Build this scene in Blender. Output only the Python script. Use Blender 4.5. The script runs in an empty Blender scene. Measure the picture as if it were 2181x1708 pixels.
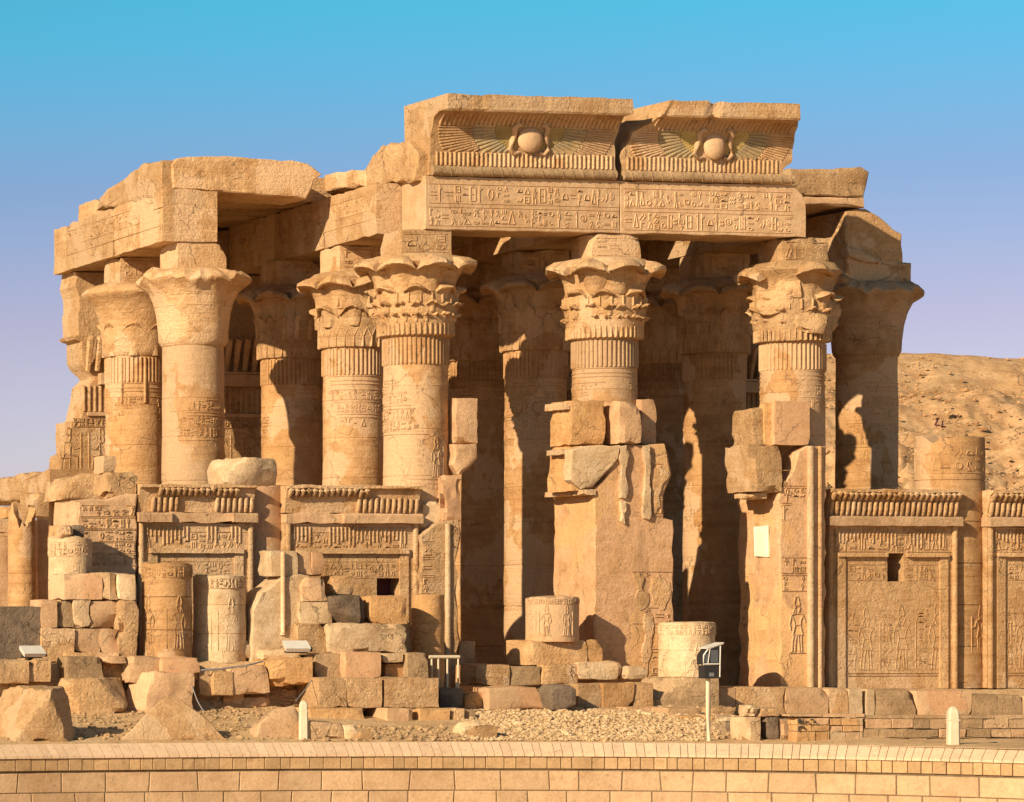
import bpy, bmesh, math, random
from mathutils import Vector, Matrix, noise
from math import sin, cos, pi, radians, sqrt

# ---------------------------------------------------------------- camera, sky, sun, exposure
scene = bpy.context.scene
PSI = radians(10.96)                 # yaw of the view against the temple's own axes
F, XP, YH, HC = 7500.0, -748.0, 1300.0, 2.5
CX, CY = -51.13, -104.18
cam_data = bpy.data.cameras.new("camera")
cam = bpy.data.objects.new("camera", cam_data)
scene.collection.objects.link(cam)
cam.location = (CX, CY, HC)
cam.rotation_euler = (radians(90), 0, -PSI)
cam_data.sensor_fit = 'HORIZONTAL'
cam_data.sensor_width = 36.0
cam_data.lens = 36.0 * F / 2180.0
cam_data.shift_x = (1090.0 - XP) / 2180.0
cam_data.shift_y = (YH - 854.0) / 2180.0
cam_data.clip_start = 1.0
cam_data.clip_end = 6000.0
scene.camera = cam

SUN_EL = radians(24.0)
SUN_DIR = Vector((0.868, 0.497, 0.0)).normalized() * cos(SUN_EL) + Vector((0, 0, -sin(SUN_EL)))
sun_data = bpy.data.lights.new("sun", 'SUN')
sun = bpy.data.objects.new("sun", sun_data)
scene.collection.objects.link(sun)
sun.rotation_euler = SUN_DIR.to_track_quat('-Z', 'Y').to_euler()
sun.location = (-60, -60, 60)
sun_data.energy = 5.0
sun_data.angle = radians(0.5)
sun_data.color = (1.0, 0.80, 0.56)

world = bpy.data.worlds.new("World")
scene.world = world
world.use_nodes = True
wn, wl = world.node_tree.nodes, world.node_tree.links
bg = wn["Background"]
sky = wn.new("ShaderNodeTexSky")
sky.sky_type = 'NISHITA'
sky.sun_disc = False
sky.sun_elevation = SUN_EL
sky.sun_rotation = math.atan2(-SUN_DIR.x, -SUN_DIR.y)
sky.air_density = 1.0; sky.dust_density = 0.6; sky.ozone_density = 2.0
geo = wn.new("ShaderNodeNewGeometry")
sep = wn.new("ShaderNodeSeparateXYZ")
wl.new(geo.outputs["Incoming"], sep.inputs[0])
neg = wn.new("ShaderNodeMath"); neg.operation = 'MULTIPLY'; neg.inputs[1].default_value = -1.0
wl.new(sep.outputs["Z"], neg.inputs[0])
ramp = wn.new("ShaderNodeValToRGB")
SKY_STOPS = [(0.0, (1, 1, 1, 1)), (1.0, (1, 1, 1, 1))]
SKY_STOPS = [(0.0, (.80, .69, .92, 1)), (0.045, (.787, .66, .893, 1)), (0.080, (.72, .545, .745, 1)), (0.118, (.474, .53, .735, 1)),
             (0.148, (.285, .68, .835, 1)), (0.165, (.21, .76, .84, 1)), (0.30, (.32, .56, .64, 1)), (0.6, (.48, .49, .42, 1)), (1.0, (.52, .50, .40, 1))]
els = ramp.color_ramp.elements
els[0].position, els[0].color = SKY_STOPS[0]
els[1].position, els[1].color = SKY_STOPS[-1]
for pos_, col_ in SKY_STOPS[1:-1]:
    e_ = els.new(pos_); e_.color = col_
wl.new(neg.outputs[0], ramp.inputs[0])
mul = wn.new("ShaderNodeMix"); mul.data_type = 'RGBA'; mul.blend_type = 'MULTIPLY'
mul.inputs[0].default_value = 1.0
wl.new(sky.outputs[0], mul.inputs[6]); wl.new(ramp.outputs[0], mul.inputs[7])
wl.new(mul.outputs[2], bg.inputs[0])
bg.inputs[1].default_value = 0.10

scene.view_settings.view_transform = 'Standard'
scene.view_settings.look = 'None'
scene.view_settings.gamma = 1.0
scene.view_settings.use_curve_mapping = False
scene.view_settings.exposure = 0.45
scene.cycles.diffuse_bounces = 3
scene.cycles.max_bounces = 6

# ---------------------------------------------------------------- measuring: photo positions to places in the temple
SP, CP = sin(PSI), cos(PSI)
def K(px): return (px - XP) / F
def X_at(px, Y):
    k = K(px); dy = Y - CY
    return CX + dy * (SP + k * CP) / (CP - k * SP)
def ZC(X, Y): return (X - CX) * SP + (Y - CY) * CP
def XZ(px, py, Y):
    X = X_at(px, Y)
    return X, HC + (YH - py) * ZC(X, Y) / F
def YZ(px, py, X):
    k = K(px); dx = X - CX
    Y = CY + dx * (CP - k * SP) / (SP + k * CP)
    return Y, HC + (YH - py) * ZC(X, Y) / F
def pt_zc(px, py, zc):
    k = K(px)
    return CX + zc * (k * CP + SP), CY + zc * (CP - k * SP), HC + (YH - py) * zc / F

def wall_zc(px):                      # plan of the curved retaining wall in front
    t = (px - 1000.0) / 1180.0
    return 97.0 - (2.6 * t * t if t < 0 else 4.6 * t * t)
WALL_TOP = -1.44
def sstep(a, b, x):
    t = min(1.0, max(0.0, (x - a) / (b - a))); return t * t * (3 - 2 * t)
_wy = [(pt_zc(p, YH, wall_zc(p))[0], pt_zc(p, YH, wall_zc(p))[1]) for p in range(-900, 3300, 60)]
def wall_Y(X):
    if X <= _wy[0][0]: return _wy[0][1]
    for (xa, ya), (xb, yb) in zip(_wy, _wy[1:]):
        if X <= xb: return ya + (yb - ya) * (X - xa) / (xb - xa)
    return _wy[-1][1]
X_LEFT = X_at(640, -5.0)              # the raised rubble bank lies left of this
X_RIGHT = X_at(1560, -6.0)             # a lower paved strip lies right of this
def ground_z(X, Y):
    w0 = wall_Y(X) + 0.55
    if Y <= w0: return -1.12
    right = sstep(X_RIGHT - .6, X_RIGHT + .6, X)
    left = 1.0 - sstep(X_LEFT - 1.0, X_LEFT + 1.5, X)
    yk = -5.4
    zk = -0.50 + left * 0.15 - right * 0.46
    if Y < yk: z = -1.12 + (zk + 1.12) * (Y - w0) / (yk - w0)
    else:
        z = zk + (-0.02 - zk) * ((1 - right) * sstep(yk, -2.0, Y) + right * sstep(-2.9, -2.4, Y))
    up = left * sstep(-5.65, -4.9, Y) * (1.0 - sstep(-2.2, -1.4, Y))
    return z + (0.98 - z) * up
def ground_hit(px, py):
    """the place on the ground seen at a photo position"""
    k = K(px)
    best = None
    zc = wall_zc(px) + 0.7
    while zc < 135:
        X, Y, Z = pt_zc(px, py, zc)
        if Z <= ground_z(X, Y): return X, Y, Z
        zc += 0.05
    return pt_zc(px, py, 110)
def gY(px, py): return ground_hit(px, py)[1]

# ---------------------------------------------------------------- materials
def new_mat(name):
    m = bpy.data.materials.new(name); m.use_nodes = True
    nt = m.node_tree
    return m, nt.nodes, nt.links, nt.nodes["Principled BSDF"]

def stone_mat(name, base, light, dark, patch=None, patch_amt=0.5, bed=0.35, bump=0.5, stain=0.35, scale=1.0,
              vary=0.16, pits=0.4, grime=(0.16, 0.105, 0.06), cracks=0.75):
    m, N, L, b = new_mat(name)
    b.inputs["Roughness"].default_value = 0.92
    b.inputs["Specular IOR Level"].default_value = 0.12
    g = N.new("ShaderNodeNewGeometry")
    oi = N.new("ShaderNodeObjectInfo")
    def mapping(sx, sy, sz):
        mp = N.new("ShaderNodeMapping"); mp.inputs["Scale"].default_value = (sx * scale, sy * scale, sz * scale)
        L.new(g.outputs["Position"], mp.inputs[0]); return mp.outputs[0]
    def nz(vec, sc, det=6.0, rough=0.6):
        n = N.new("ShaderNodeTexNoise"); n.inputs["Scale"].default_value = sc
        n.inputs["Detail"].default_value = det; n.inputs["Roughness"].default_value = rough
        L.new(vec, n.inputs["Vector"]); return n.outputs["Fac"]
    def rng(v, a, bb, c=0.0, d=1.0):
        r = N.new("ShaderNodeMapRange"); r.inputs[1].default_value = a; r.inputs[2].default_value = bb
        r.inputs[3].default_value = c; r.inputs[4].default_value = d
        L.new(v, r.inputs[0]); return r.outputs[0]
    def mix(fac, a, bb, mode='MIX'):
        x = N.new("ShaderNodeMix"); x.data_type = 'RGBA'; x.blend_type = mode
        if isinstance(fac, float): x.inputs[0].default_value = fac
        else: L.new(fac, x.inputs[0])
        for i, v in ((6, a), (7, bb)):
            if isinstance(v, tuple): x.inputs[i].default_value = (*v, 1.0)
            else: L.new(v, x.inputs[i])
        return x.outputs[2]
    def mth(op, a, bb):
        x = N.new("ShaderNodeMath"); x.operation = op
        for i, v in ((0, a), (1, bb)):
            if isinstance(v, float): x.inputs[i].default_value = v
            else: L.new(v, x.inputs[i])
        return x.outputs[0]
    iso = mapping(1, 1, 1)
    big = nz(iso, 0.35, 5.0, 0.65)
    col = mix(rng(big, 0.36, 0.66), base, light)
    med = nz(iso, 1.7, 8.0, 0.68)
    col = mix(rng(med, 0.44, 0.70, 0.0, 0.85), col, dark)
    sp = nz(iso, 4.6, 8.0, 0.75)
    col = mix(rng(sp, 0.55, 0.72, 0.0, 0.55), col, grime)
    col = mix(rng(sp, 0.45, 0.30, 0.0, 0.45), col, light)
    bedv = mapping(0.35, 0.35, 5.5)
    bd = nz(bedv, 1.0, 6.0, 0.62)
    col = mix(rng(bd, 0.50, 0.72, 0.0, bed), col, dark)
    col = mix(rng(bd, 0.42, 0.22, 0.0, bed), col, light)
    if patch:
        pn = nz(mapping(0.55, 0.55, 0.42), 0.8, 9.0, 0.55)
        pm = rng(pn, 0.60 - patch_amt * 0.2, 0.612 - patch_amt * 0.2)
        col = mix(pm, col, patch)
    crk = None
    if cracks > 0:
        wv = N.new("ShaderNodeTexNoise"); wv.inputs["Scale"].default_value = 1.3; wv.inputs["Detail"].default_value = 5.0
        L.new(iso, wv.inputs["Vector"])
        va = N.new("ShaderNodeVectorMath"); va.operation = 'MULTIPLY_ADD'; va.inputs[1].default_value = (.9, .9, .9)
        L.new(wv.outputs["Color"], va.inputs[0]); L.new(mapping(.8, .8, .55), va.inputs[2])
        ve = N.new("ShaderNodeTexVoronoi"); ve.feature = 'DISTANCE_TO_EDGE'; ve.inputs["Scale"].default_value = 1.0
        L.new(va.outputs[0], ve.inputs["Vector"])
        crk = mth('MULTIPLY', rng(ve.outputs["Distance"], 0.0, 0.014, 1.0, 0.0), rng(nz(iso, .9, 3.0, .5), .48, .60, 0.0, cracks))
        col = mix(crk, col, grime)
    st = nz(mapping(1.6, 1.6, 0.22), 1.0, 7.0, 0.65)
    col = mix(rng(st, 0.56, 0.80, 0.0, stain), col, grime)
    fine = nz(iso, 14.0, 6.0, 0.72)
    fm = rng(fine, 0.25, 0.75, 0.80, 1.17)
    rv = rng(oi.outputs["Random"], 0.0, 1.0, 1.0 - vary, 1.0 + vary)
    cc = N.new("ShaderNodeCombineXYZ")
    val = mth('MULTIPLY', fm, rv)
    for i in range(3): L.new(val, cc.inputs[i])
    col = mix(1.0, col, cc.outputs[0], 'MULTIPLY')
    L.new(col, b.inputs["Base Color"])
    # relief: coarse undulation, beds, grain, pits
    vor = N.new("ShaderNodeTexVoronoi"); vor.inputs["Scale"].default_value = 7.0 * scale
    L.new(iso, vor.inputs["Vector"])
    pit = rng(vor.outputs["Distance"], 0.0, 0.35, -1.0, 0.0)
    h = mth('ADD', mth('ADD', mth('MULTIPLY', med, 1.2), mth('MULTIPLY', sp, 0.7)), mth('MULTIPLY', bd, bed * 1.6))
    h = mth('ADD', h, mth('MULTIPLY', fine, 0.55))
    h = mth('ADD', h, mth('MULTIPLY', pit, pits * 0.35))
    if crk is not None: h = mth('ADD', h, mth('MULTIPLY', crk, -.5))
    bp = N.new("ShaderNodeBump"); bp.inputs["Strength"].default_value = bump
    bp.inputs["Distance"].default_value = 0.10
    L.new(h, bp.inputs["Height"]); L.new(bp.outputs[0], b.inputs["Normal"])
    return m

M = {}
M['gold'] = stone_mat('sandstone_golden', (.55, .335, .155), (.65, .43, .230), (.40, .215, .085), patch=(.62, .415, .23), patch_amt=0.35, bump=0.75, pits=0.7, bed=0.5)
M['shaft'] = stone_mat('sandstone_shaft', (.465, .265, .108), (.54, .335, .165), (.34, .175, .068), patch=(.535, .35, .195), patch_amt=0.42, bed=0.75, bump=0.5)
M['shaft_patched'] = stone_mat('sandstone_shaft_patched', (.455, .255, .108), (.52, .325, .16), (.34, .175, .07), patch=(.51, .335, .185), patch_amt=0.6, bed=0.55, bump=0.45)
M['pale'] = stone_mat('sandstone_pale', (.60, .42, .235), (.70, .53, .33), (.47, .295, .145), bed=0.2, bump=0.5, stain=0.2)
M['plaster'] = stone_mat('repair_plaster', (.585, .345, .180), (.62, .375, .205), (.51, .29, .145), bed=0.12, bump=0.35, stain=0.5, pits=0.3, patch=(.57, .375, .21), patch_amt=0.35)
M['pier'] = stone_mat('pier_plaster', (.58, .345, .18), (.63, .40, .225), (.44, .245, .105), patch=(.60, .36, .165), patch_amt=0.5, bed=0.25, bump=0.5, stain=0.55, pits=0.5)
M['rough'] = stone_mat('sandstone_rough', (.55, .335, .155), (.66, .445, .24), (.38, .21, .09), bed=0.3, bump=0.95, stain=0.3, pits=0.8)
M['grey'] = stone_mat('sandstone_weathered', (.43, .285, .15), (.52, .355, .195), (.27, .175, .09), bed=0.3, bump=0.6, stain=0.6)
M['dark'] = stone_mat('stone_dark_and_shaded', (.19, .14, .095), (.29, .21, .14), (.08, .06, .045), bed=0.1, bump=0.8, stain=0.4)  # dark stones; also the painted shade of the left wall block
M['orange'] = stone_mat('sandstone_orange', (.56, .32, .135), (.63, .39, .18), (.42, .22, .08), bed=0.3, bump=0.7, stain=0.2)
M['pink'] = stone_mat('sandstone_pinkish', (.53, .335, .18), (.61, .40, .225), (.41, .24, .12), bed=0.25, bump=0.45, stain=0.4)
M['lintel'] = stone_mat('sandstone_lintel', (.62, .40, .215), (.69, .475, .28), (.50, .30, .14), bed=0.3, bump=0.4, stain=0.25)
M['ashlar'] = stone_mat('ashlar_peach', (.51, .335, .185), (.58, .395, .225), (.43, .265, .135), bed=0.1, bump=0.3, stain=0.12, vary=0.10, pits=0.2, cracks=0.0)
M['band'] = stone_mat('band_tan', (.47, .305, .15), (.53, .35, .18), (.38, .235, .11), bed=0.1, bump=0.35, stain=0.2, vary=0.14, pits=0.2, cracks=0.0)
M['coping'] = stone_mat('coping_pale', (.66, .46, .29), (.70, .50, .32), (.60, .41, .25), bed=0.0, bump=0.12, stain=0.03, vary=0.07, pits=0.1, cracks=0.0)
M['mortar'] = stone_mat('mortar_grey', (.17, .12, .07), (.22, .16, .09), (.12, .08, .045), bed=0.0, bump=0.4, stain=0.1, cracks=0.0)
M['sand'] = stone_mat('sand_ground', (.60, .395, .20), (.66, .46, .25), (.46, .28, .13), bed=0.0, bump=0.8, stain=0.1, pits=0.9, cracks=0.0)
M['hill'] = stone_mat('desert_hillside', (.64, .375, .17), (.74, .48, .25), (.38, .19, .075), bed=0.45, bump=1.0, stain=0.05, pits=1.0, scale=0.35)
M['gravel'] = stone_mat('gravel_stone', (.68, .47, .25), (.78, .58, .34), (.46, .29, .14), bed=0.0, bump=0.3, stain=0.0, scale=3.0, cracks=0.0)
M['blue'] = stone_mat('faded_blue_paint', (.36, .285, .16), (.46, .33, .165), (.22, .215, .155), bed=0.1, bump=0.4, stain=0.2, cracks=0.0)
M['ochre'] = stone_mat('faded_ochre_paint', (.46, .33, .10), (.5, .38, .16), (.36, .25, .08), bed=0.1, bump=0.4, stain=0.2, cracks=0.0)

def plain_mat(name, col, rough=0.5, metal=0.0, bump=0.0):
    m, N, L, b = new_mat(name)
    b.inputs["Roughness"].default_value = rough; b.inputs["Metallic"].default_value = metal
    g = N.new("ShaderNodeNewGeometry"); n = N.new("ShaderNodeTexNoise")
    n.inputs["Scale"].default_value = 6.0; n.inputs["Detail"].default_value = 6.0
    L.new(g.outputs["Position"], n.inputs["Vector"])
    x = N.new("ShaderNodeMix"); x.data_type = 'RGBA'
    x.inputs[6].default_value = (*[c * 0.8 for c in col], 1); x.inputs[7].default_value = (*[min(1, c * 1.12) for c in col], 1)
    L.new(n.outputs["Fac"], x.inputs[0]); L.new(x.outputs[2], b.inputs["Base Color"])
    return m
M['white'] = plain_mat('painted_cream', (.66, .54, .36), 0.65)
M['lampwhite'] = plain_mat('lamp_housing_white', (.66, .63, .54), 0.5)
M['black'] = plain_mat('dark_metal', (.035, .033, .032), 0.45, 0.3)
M['steel'] = plain_mat('galvanised_steel', (.42, .42, .42), 0.4, 0.8)
M['glass'] = plain_mat('lamp_glass', (.10, .11, .12), 0.08)
M['cable'] = plain_mat('cable_sheath', (.25, .24, .23), 0.5)
M['panel'] = plain_mat('cream_panel', (.84, .76, .56), 0.7)
M['ink'] = plain_mat('dark_paint', (.05, .04, .035), 0.8)
M['maroon'] = plain_mat('maroon_paint', (.10, .025, .025), 0.8)

# ---------------------------------------------------------------- mesh helpers
COL = scene.collection
class MB:
    def __init__(s): s.v = []; s.f = []
    def add(s, vs, fs):
        o = len(s.v); s.v += [tuple(v) for v in vs]; s.f += [tuple(i + o for i in f) for f in fs]
    def box(s, x0, x1, y0, y1, z0, z1):
        s.add([(x0, y0, z0), (x1, y0, z0), (x1, y1, z0), (x0, y1, z0), (x0, y0, z1), (x1, y0, z1), (x1, y1, z1), (x0, y1, z1)],
              [(0, 3, 2, 1), (4, 5, 6, 7), (0, 1, 5, 4), (1, 2, 6, 5), (2, 3, 7, 6), (3, 0, 4, 7)])

def tag(o, label=None, cat=None, group=None, kind=None):
    if label: o['label'] = label
    if cat: o['category'] = cat; o['kind'] = 'thing'
    if group: o['group'] = group
    if kind: o['kind'] = kind
    return o
def link(name, me, mat, parent=None, loc=None, rot=None):
    o = bpy.data.objects.new(name, me); COL.objects.link(o)
    if mat is not None and not me.materials: me.materials.append(mat)
    if parent is not None: o.parent = parent
    if loc is not None: o.location = loc
    if rot is not None: o.rotation_euler = rot
    return o
def mesh_of(name, vs, fs, sharp=0.6, flat=False, recalc=True):
    me = bpy.data.meshes.new(name)
    me.from_pydata([tuple(v) for v in vs], [], fs)
    if recalc or not flat:
        bm = bmesh.new(); bm.from_mesh(me)
        if recalc: bmesh.ops.recalc_face_normals(bm, faces=bm.faces)
        if not flat:
            for f in bm.faces: f.smooth = True
            for e in bm.edges:
                if len(e.link_faces) == 2 and e.calc_face_angle(0) > sharp: e.smooth = False
        bm.to_mesh(me); bm.free()
    return me
def build(mb, name, mat, parent=None, loc=None, rot=None, sharp=0.6, flat=False, recalc=True):
    return link(name, mesh_of(name, mb.v, mb.f, sharp, flat, recalc), mat, parent, loc, rot)
def empty(name, loc=(0, 0, 0), rot=None):
    o = bpy.data.objects.new(name, None); COL.objects.link(o); o.location = loc
    o.empty_display_size = 0.2
    if rot: o.rotation_euler = rot
    return o
def nv(p, fr, sd): return noise.noise(Vector((p[0] * fr + sd * 7.31, p[1] * fr - sd * 3.7, p[2] * fr + sd * 1.9)))
def nv3(p, fr, sd): return Vector((nv(p, fr, sd), nv(p, fr, sd + 11), nv(p, fr, sd + 23)))

def lattice(w, d, h, cell, mx=14):
    n = [max(1, min(mx, int(round(a / cell)))) for a in (w, d, h)]
    idx = {}; vs = []; fl = []
    def vid(i, j, k):
        key = (i, j, k)
        if key not in idx:
            idx[key] = len(vs)
            vs.append(Vector((w * (i / n[0] - .5), d * (j / n[1] - .5), h * (k / n[2]))))
            fl.append(((i == n[0]) - (i == 0), (j == n[1]) - (j == 0), (k == n[2]) - (k == 0)))
        return idx[key]
    fs = []
    for i in range(n[0]):
        for j in range(n[1]):
            for k in (0, n[2]):
                q = (vid(i, j, k), vid(i + 1, j, k), vid(i + 1, j + 1, k), vid(i, j + 1, k))
                fs.append(q if k else q[::-1])
    for i in range(n[0]):
        for k in range(n[2]):
            for j in (0, n[1]):
                q = (vid(i, j, k), vid(i + 1, j, k), vid(i + 1, j, k + 1), vid(i, j, k + 1))
                fs.append(q if not j else q[::-1])
    for j in range(n[1]):
        for k in range(n[2]):
            for i in (0, n[0]):
                q = (vid(i, j, k), vid(i, j + 1, k), vid(i, j + 1, k + 1), vid(i, j, k + 1))
                fs.append(q if i else q[::-1])
    return vs, fl, fs

def rock_mesh(name, w, d, h, seed, erode=0.05, chips=1, cell=0.3, lump=0.0, chip_size=0.3):
    """a hewn or broken block: worn edges, knocked-off corners"""
    rnd = random.Random(seed)
    vs, fl, fs = lattice(w, d, h, cell * .72)
    dims = (w, d, h)
    planes = []
    for _ in range(chips):
        sx = rnd.choice((-1, 1)); sy = rnd.choice((-1, -1, 1)); sz = rnd.choice((1, 1, -1))
        n = Vector((sx * rnd.uniform(.25, 1), sy * rnd.uniform(.25, 1), sz * rnd.uniform(.25, 1))).normalized()
        corner = Vector((sx * w / 2, sy * d / 2, h if sz > 0 else 0))
        planes.append((n, n.dot(corner) - rnd.uniform(.35, 1.0) * chip_size * min(dims) * 1.3))
    out = []
    for p, f in zip(vs, fl):
        q = p.copy()
        cnt = sum(1 for a in f if a)
        if cnt >= 2:
            chip = max(0.0, nv(p, 1.9, seed + 5) - .12)
            a = erode * (0.12 + 0.35 * abs(nv(p, 3.6, seed)) + 3.4 * chip) * (1.0 if cnt == 2 else 1.5)
            for ax in range(3):
                if f[ax]: q[ax] -= f[ax] * min(a, dims[ax] * .3)
        q += nv3(p, 1.1, seed + 2) * erode * 0.5 + nv3(p, 3.9, seed + 3) * erode * 0.45
        if lump: q += nv3(p, 0.9, seed + 9) * lump + nv3(p, 2.2, seed + 8) * lump * .5
        for n, dd in planes:
            e = n.dot(q) - dd
            if e > 0: q -= n * (e * 0.97 - 0.04 * nv(q, 3.0, seed + 4))
        out.append(q)
    return mesh_of(name, out, fs, sharp=0.36, recalc=False)

SEED = [100]
def nseed():
    SEED[0] += 1; return SEED[0]
def block(name, x0, y0, x1, y1, Y, depth, mat='gold', label=None, cat='stone block', group=None, parent=None,
          erode=0.045, chips=1, cell=0.3, lump=0.0, chip_size=0.3, rot=0.0, roll=0.0, zbase=None):
    """a block whose front face covers the given photo rectangle at depth Y"""
    x0, x1, y0 = x0 - 1.0, x1 + 1.0, y0 - 0.7
    Xa, Xb = X_at(x0, Y), X_at(x1, Y)
    zc = ZC((Xa + Xb) / 2, Y)
    zt, zb = HC + (YH - y0) * zc / F, HC + (YH - y1) * zc / F
    if zbase is not None: zb = zbase
    sd = nseed()
    me = rock_mesh(name, Xb - Xa, depth, zt - zb, sd, erode, chips, cell, lump, chip_size)
    o = link(name, me, M[mat], parent, ((Xa + Xb) / 2, Y + depth / 2, zb), (0, roll, rot))
    if parent is None: tag(o, label, cat, group)
    return o

def sub_poly(poly, cell, jit, seed, closed=True):
    out = []
    n = len(poly)
    for i in range(n if closed else n - 1):
        a, b = Vector(poly[i]), Vector(poly[(i + 1) % n])
        L = (b - a).length; k = max(1, int(L / cell))
        nrm = Vector((-(b - a).y, (b - a).x)).normalized() if L > 1e-6 else Vector((0, 0))
        for j in range(k):
            p = a.lerp(b, j / k)
            if j: p = p + nrm * jit * (nv((p.x, p.y, seed), 2.0, seed) * 1.6 + nv((p.x, p.y, seed), 6.0, seed) * .8)
            out.append(p)
    return out
def prism_mesh(name, poly, depth, cell=0.3, jit=0.05, seed=1, axis='Y', bev=0.04, wob=0.05, face_amp=0.0):
    """outline (a,z) extruded along an axis, with worn, uneven edges; returns mesh in local coords (front at 0)"""
    P = sub_poly(poly, cell, jit, seed)
    area = sum(P[i].x * P[(i + 1) % len(P)].y - P[(i + 1) % len(P)].x * P[i].y for i in range(len(P)))
    if area < 0: P = P[::-1]
    n = len(P)
    def inset(b):
        res = []
        for i in range(n):
            a, c = P[i - 1], P[(i + 1) % n]
            t = (c - a)
            nn = Vector((-t.y, t.x)).normalized() if t.length > 1e-6 else Vector((0, 0))
            res.append(P[i] + nn * b)
        return res
    nr = max(2, min(12, int(depth / max(cell, .2))))
    rings = [(0.0, inset(bev))] + [(bev + (depth - 2 * bev) * i / nr, P) for i in range(nr + 1)] + [(depth, inset(bev))]
    vs = []; fs = []
    for ri, (dd, R) in enumerate(rings):
        for i, p in enumerate(R):
            w = nv((p.x, dd, p.y), 1.7, seed + 3) * wob + nv((p.x, dd, p.y), 4.7, seed + 4) * wob * .5
            q = p + (p - P[i - 1]).orthogonal().normalized() * w * (0.0 if ri == 0 else 1.0) if (p - P[i - 1]).length > 1e-5 else p
            vs.append((q.x, dd, q.y) if axis == 'Y' else (dd, q.x, q.y))
    for r in range(len(rings) - 1):
        for i in range(n):
            a, b = r * n + i, r * n + (i + 1) % n
            fs.append((a, b, b + n, a + n))
    c = Vector((sum(p.x for p in P) / n, sum(p.y for p in P) / n))
    def face(base, sgn, dd):
        prev = base
        amp = face_amp
        for fct in (.80, .55, .28):
            cur = len(vs)
            for i in range(n):
                p = c.lerp(Vector((vs[base + i][0], vs[base + i][2])) if axis == 'Y' else Vector((vs[base + i][1], vs[base + i][2])), fct)
                h = dd - sgn * (amp * (.35 + nv((p.x, dd, p.y), 1.3, seed + 6) + .6 * nv((p.x, dd, p.y), 3.4, seed + 7)))
                vs.append((p.x, h, p.y) if axis == 'Y' else (h, p.x, p.y))
            for i in range(n):
                a, b = prev + i, prev + (i + 1) % n; a2, b2 = cur + i, cur + (i + 1) % n
                fs.append((a, a2, b2, b) if sgn > 0 else (a, b, b2, a2))
            prev = cur
        fs.append(tuple(range(prev, prev + n)))
    last = (len(rings) - 1) * n
    if face_amp > 0: face(0, 1, 0.0); face(last, -1, depth)
    else: fs.append(tuple(range(n))[::-1]); fs.append(tuple(range(last, last + n)))
    return mesh_of(name, vs, fs, sharp=0.5)
def slab_front(name, pts, Y, depth, mat='gold', label=None, cat='stone block', group=None, parent=None, cell=0.3, jit=0.05, wob=0.05, rot=None, face=0.05):
    """outline given in the photo, standing in the plane Y"""
    q = [XZ(a, b, Y) for a, b in pts]
    mx = sum(a for a, _ in q) / len(q); mz = min(b for _, b in q)
    me = prism_mesh(name, [(a - mx, b - mz) for a, b in q], depth, cell, jit, nseed(), 'Y', wob=wob, face_amp=face)
    o = link(name, me, M[mat], parent, (mx, Y, mz), rot)
    if parent is None: tag(o, label, cat, group)
    return o
def slab_side(name, pts, X, width, mat='gold', label=None, cat='stone block', group=None, parent=None, cell=0.3, jit=0.05, wob=0.05, face=0.05):
    """outline given in the photo, on a side face in the plane X"""
    q = [YZ(a, b, X) for a, b in pts]
    my = sum(a for a, _ in q) / len(q); mz = min(b for _, b in q)
    me = prism_mesh(name, [(a - my, b - mz) for a, b in q], width, cell, jit, nseed(), 'X', wob=wob, face_amp=face)
    o = link(name, me, M[mat], parent, (X, my, mz))
    if parent is None: tag(o, label, cat, group)
    return o

def lathe_mb(prof, seg=64, amp=0.0, seed=1, cap=True, rfun=None, zfun=None):
    mb = MB(); vs = []
    for (r, z) in prof:
        for s in range(seg):
            t = 2 * pi * s / seg
            rr = r if rfun is None else rfun(r, z, t)
            p = Vector((rr * sin(t), -rr * cos(t), z))
            if amp: rr2 = 1 + amp * (nv(p, 0.9, seed) * 1.2 + nv(p, 3.1, seed) * .6) / max(r, .3); p.x *= rr2; p.y *= rr2
            if zfun: p.z = zfun(p.z, t, rr)
            vs.append(p)
    fs = []
    for i in range(len(prof) - 1):
        for s in range(seg):
            a, b = i * seg + s, i * seg + (s + 1) % seg
            fs.append((a, b, b + seg, a + seg))
    if cap:
        fs.append(tuple(range(seg))[::-1]); fs.append(tuple(range((len(prof) - 1) * seg, len(prof) * seg)))
    mb.add(vs, fs); return mb

def tube(mb, pts, r, seg=6):
    pts = [Vector(p) for p in pts]; rings = []
    for i, p in enumerate(pts):
        d = (pts[min(i + 1, len(pts) - 1)] - pts[max(i - 1, 0)]).normalized()
        u = d.cross(Vector((0, 0, 1)));
        if u.length < 1e-3: u = d.cross(Vector((0, 1, 0)))
        u.normalize(); w = d.cross(u)
        rr = r[i] if isinstance(r, (list, tuple)) else r
        rings.append([p + (u * cos(2 * pi * k / seg) + w * sin(2 * pi * k / seg)) * rr for k in range(seg)])
    vs = [v for R in rings for v in R]; fs = []
    for i in range(len(rings) - 1):
        for k in range(seg):
            a, b = i * seg + k, i * seg + (k + 1) % seg
            fs.append((a, b, b + seg, a + seg))
    fs.append(tuple(range(seg))[::-1]); fs.append(tuple(range((len(rings) - 1) * seg, len(rings) * seg)))
    mb.add(vs, fs)

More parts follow.
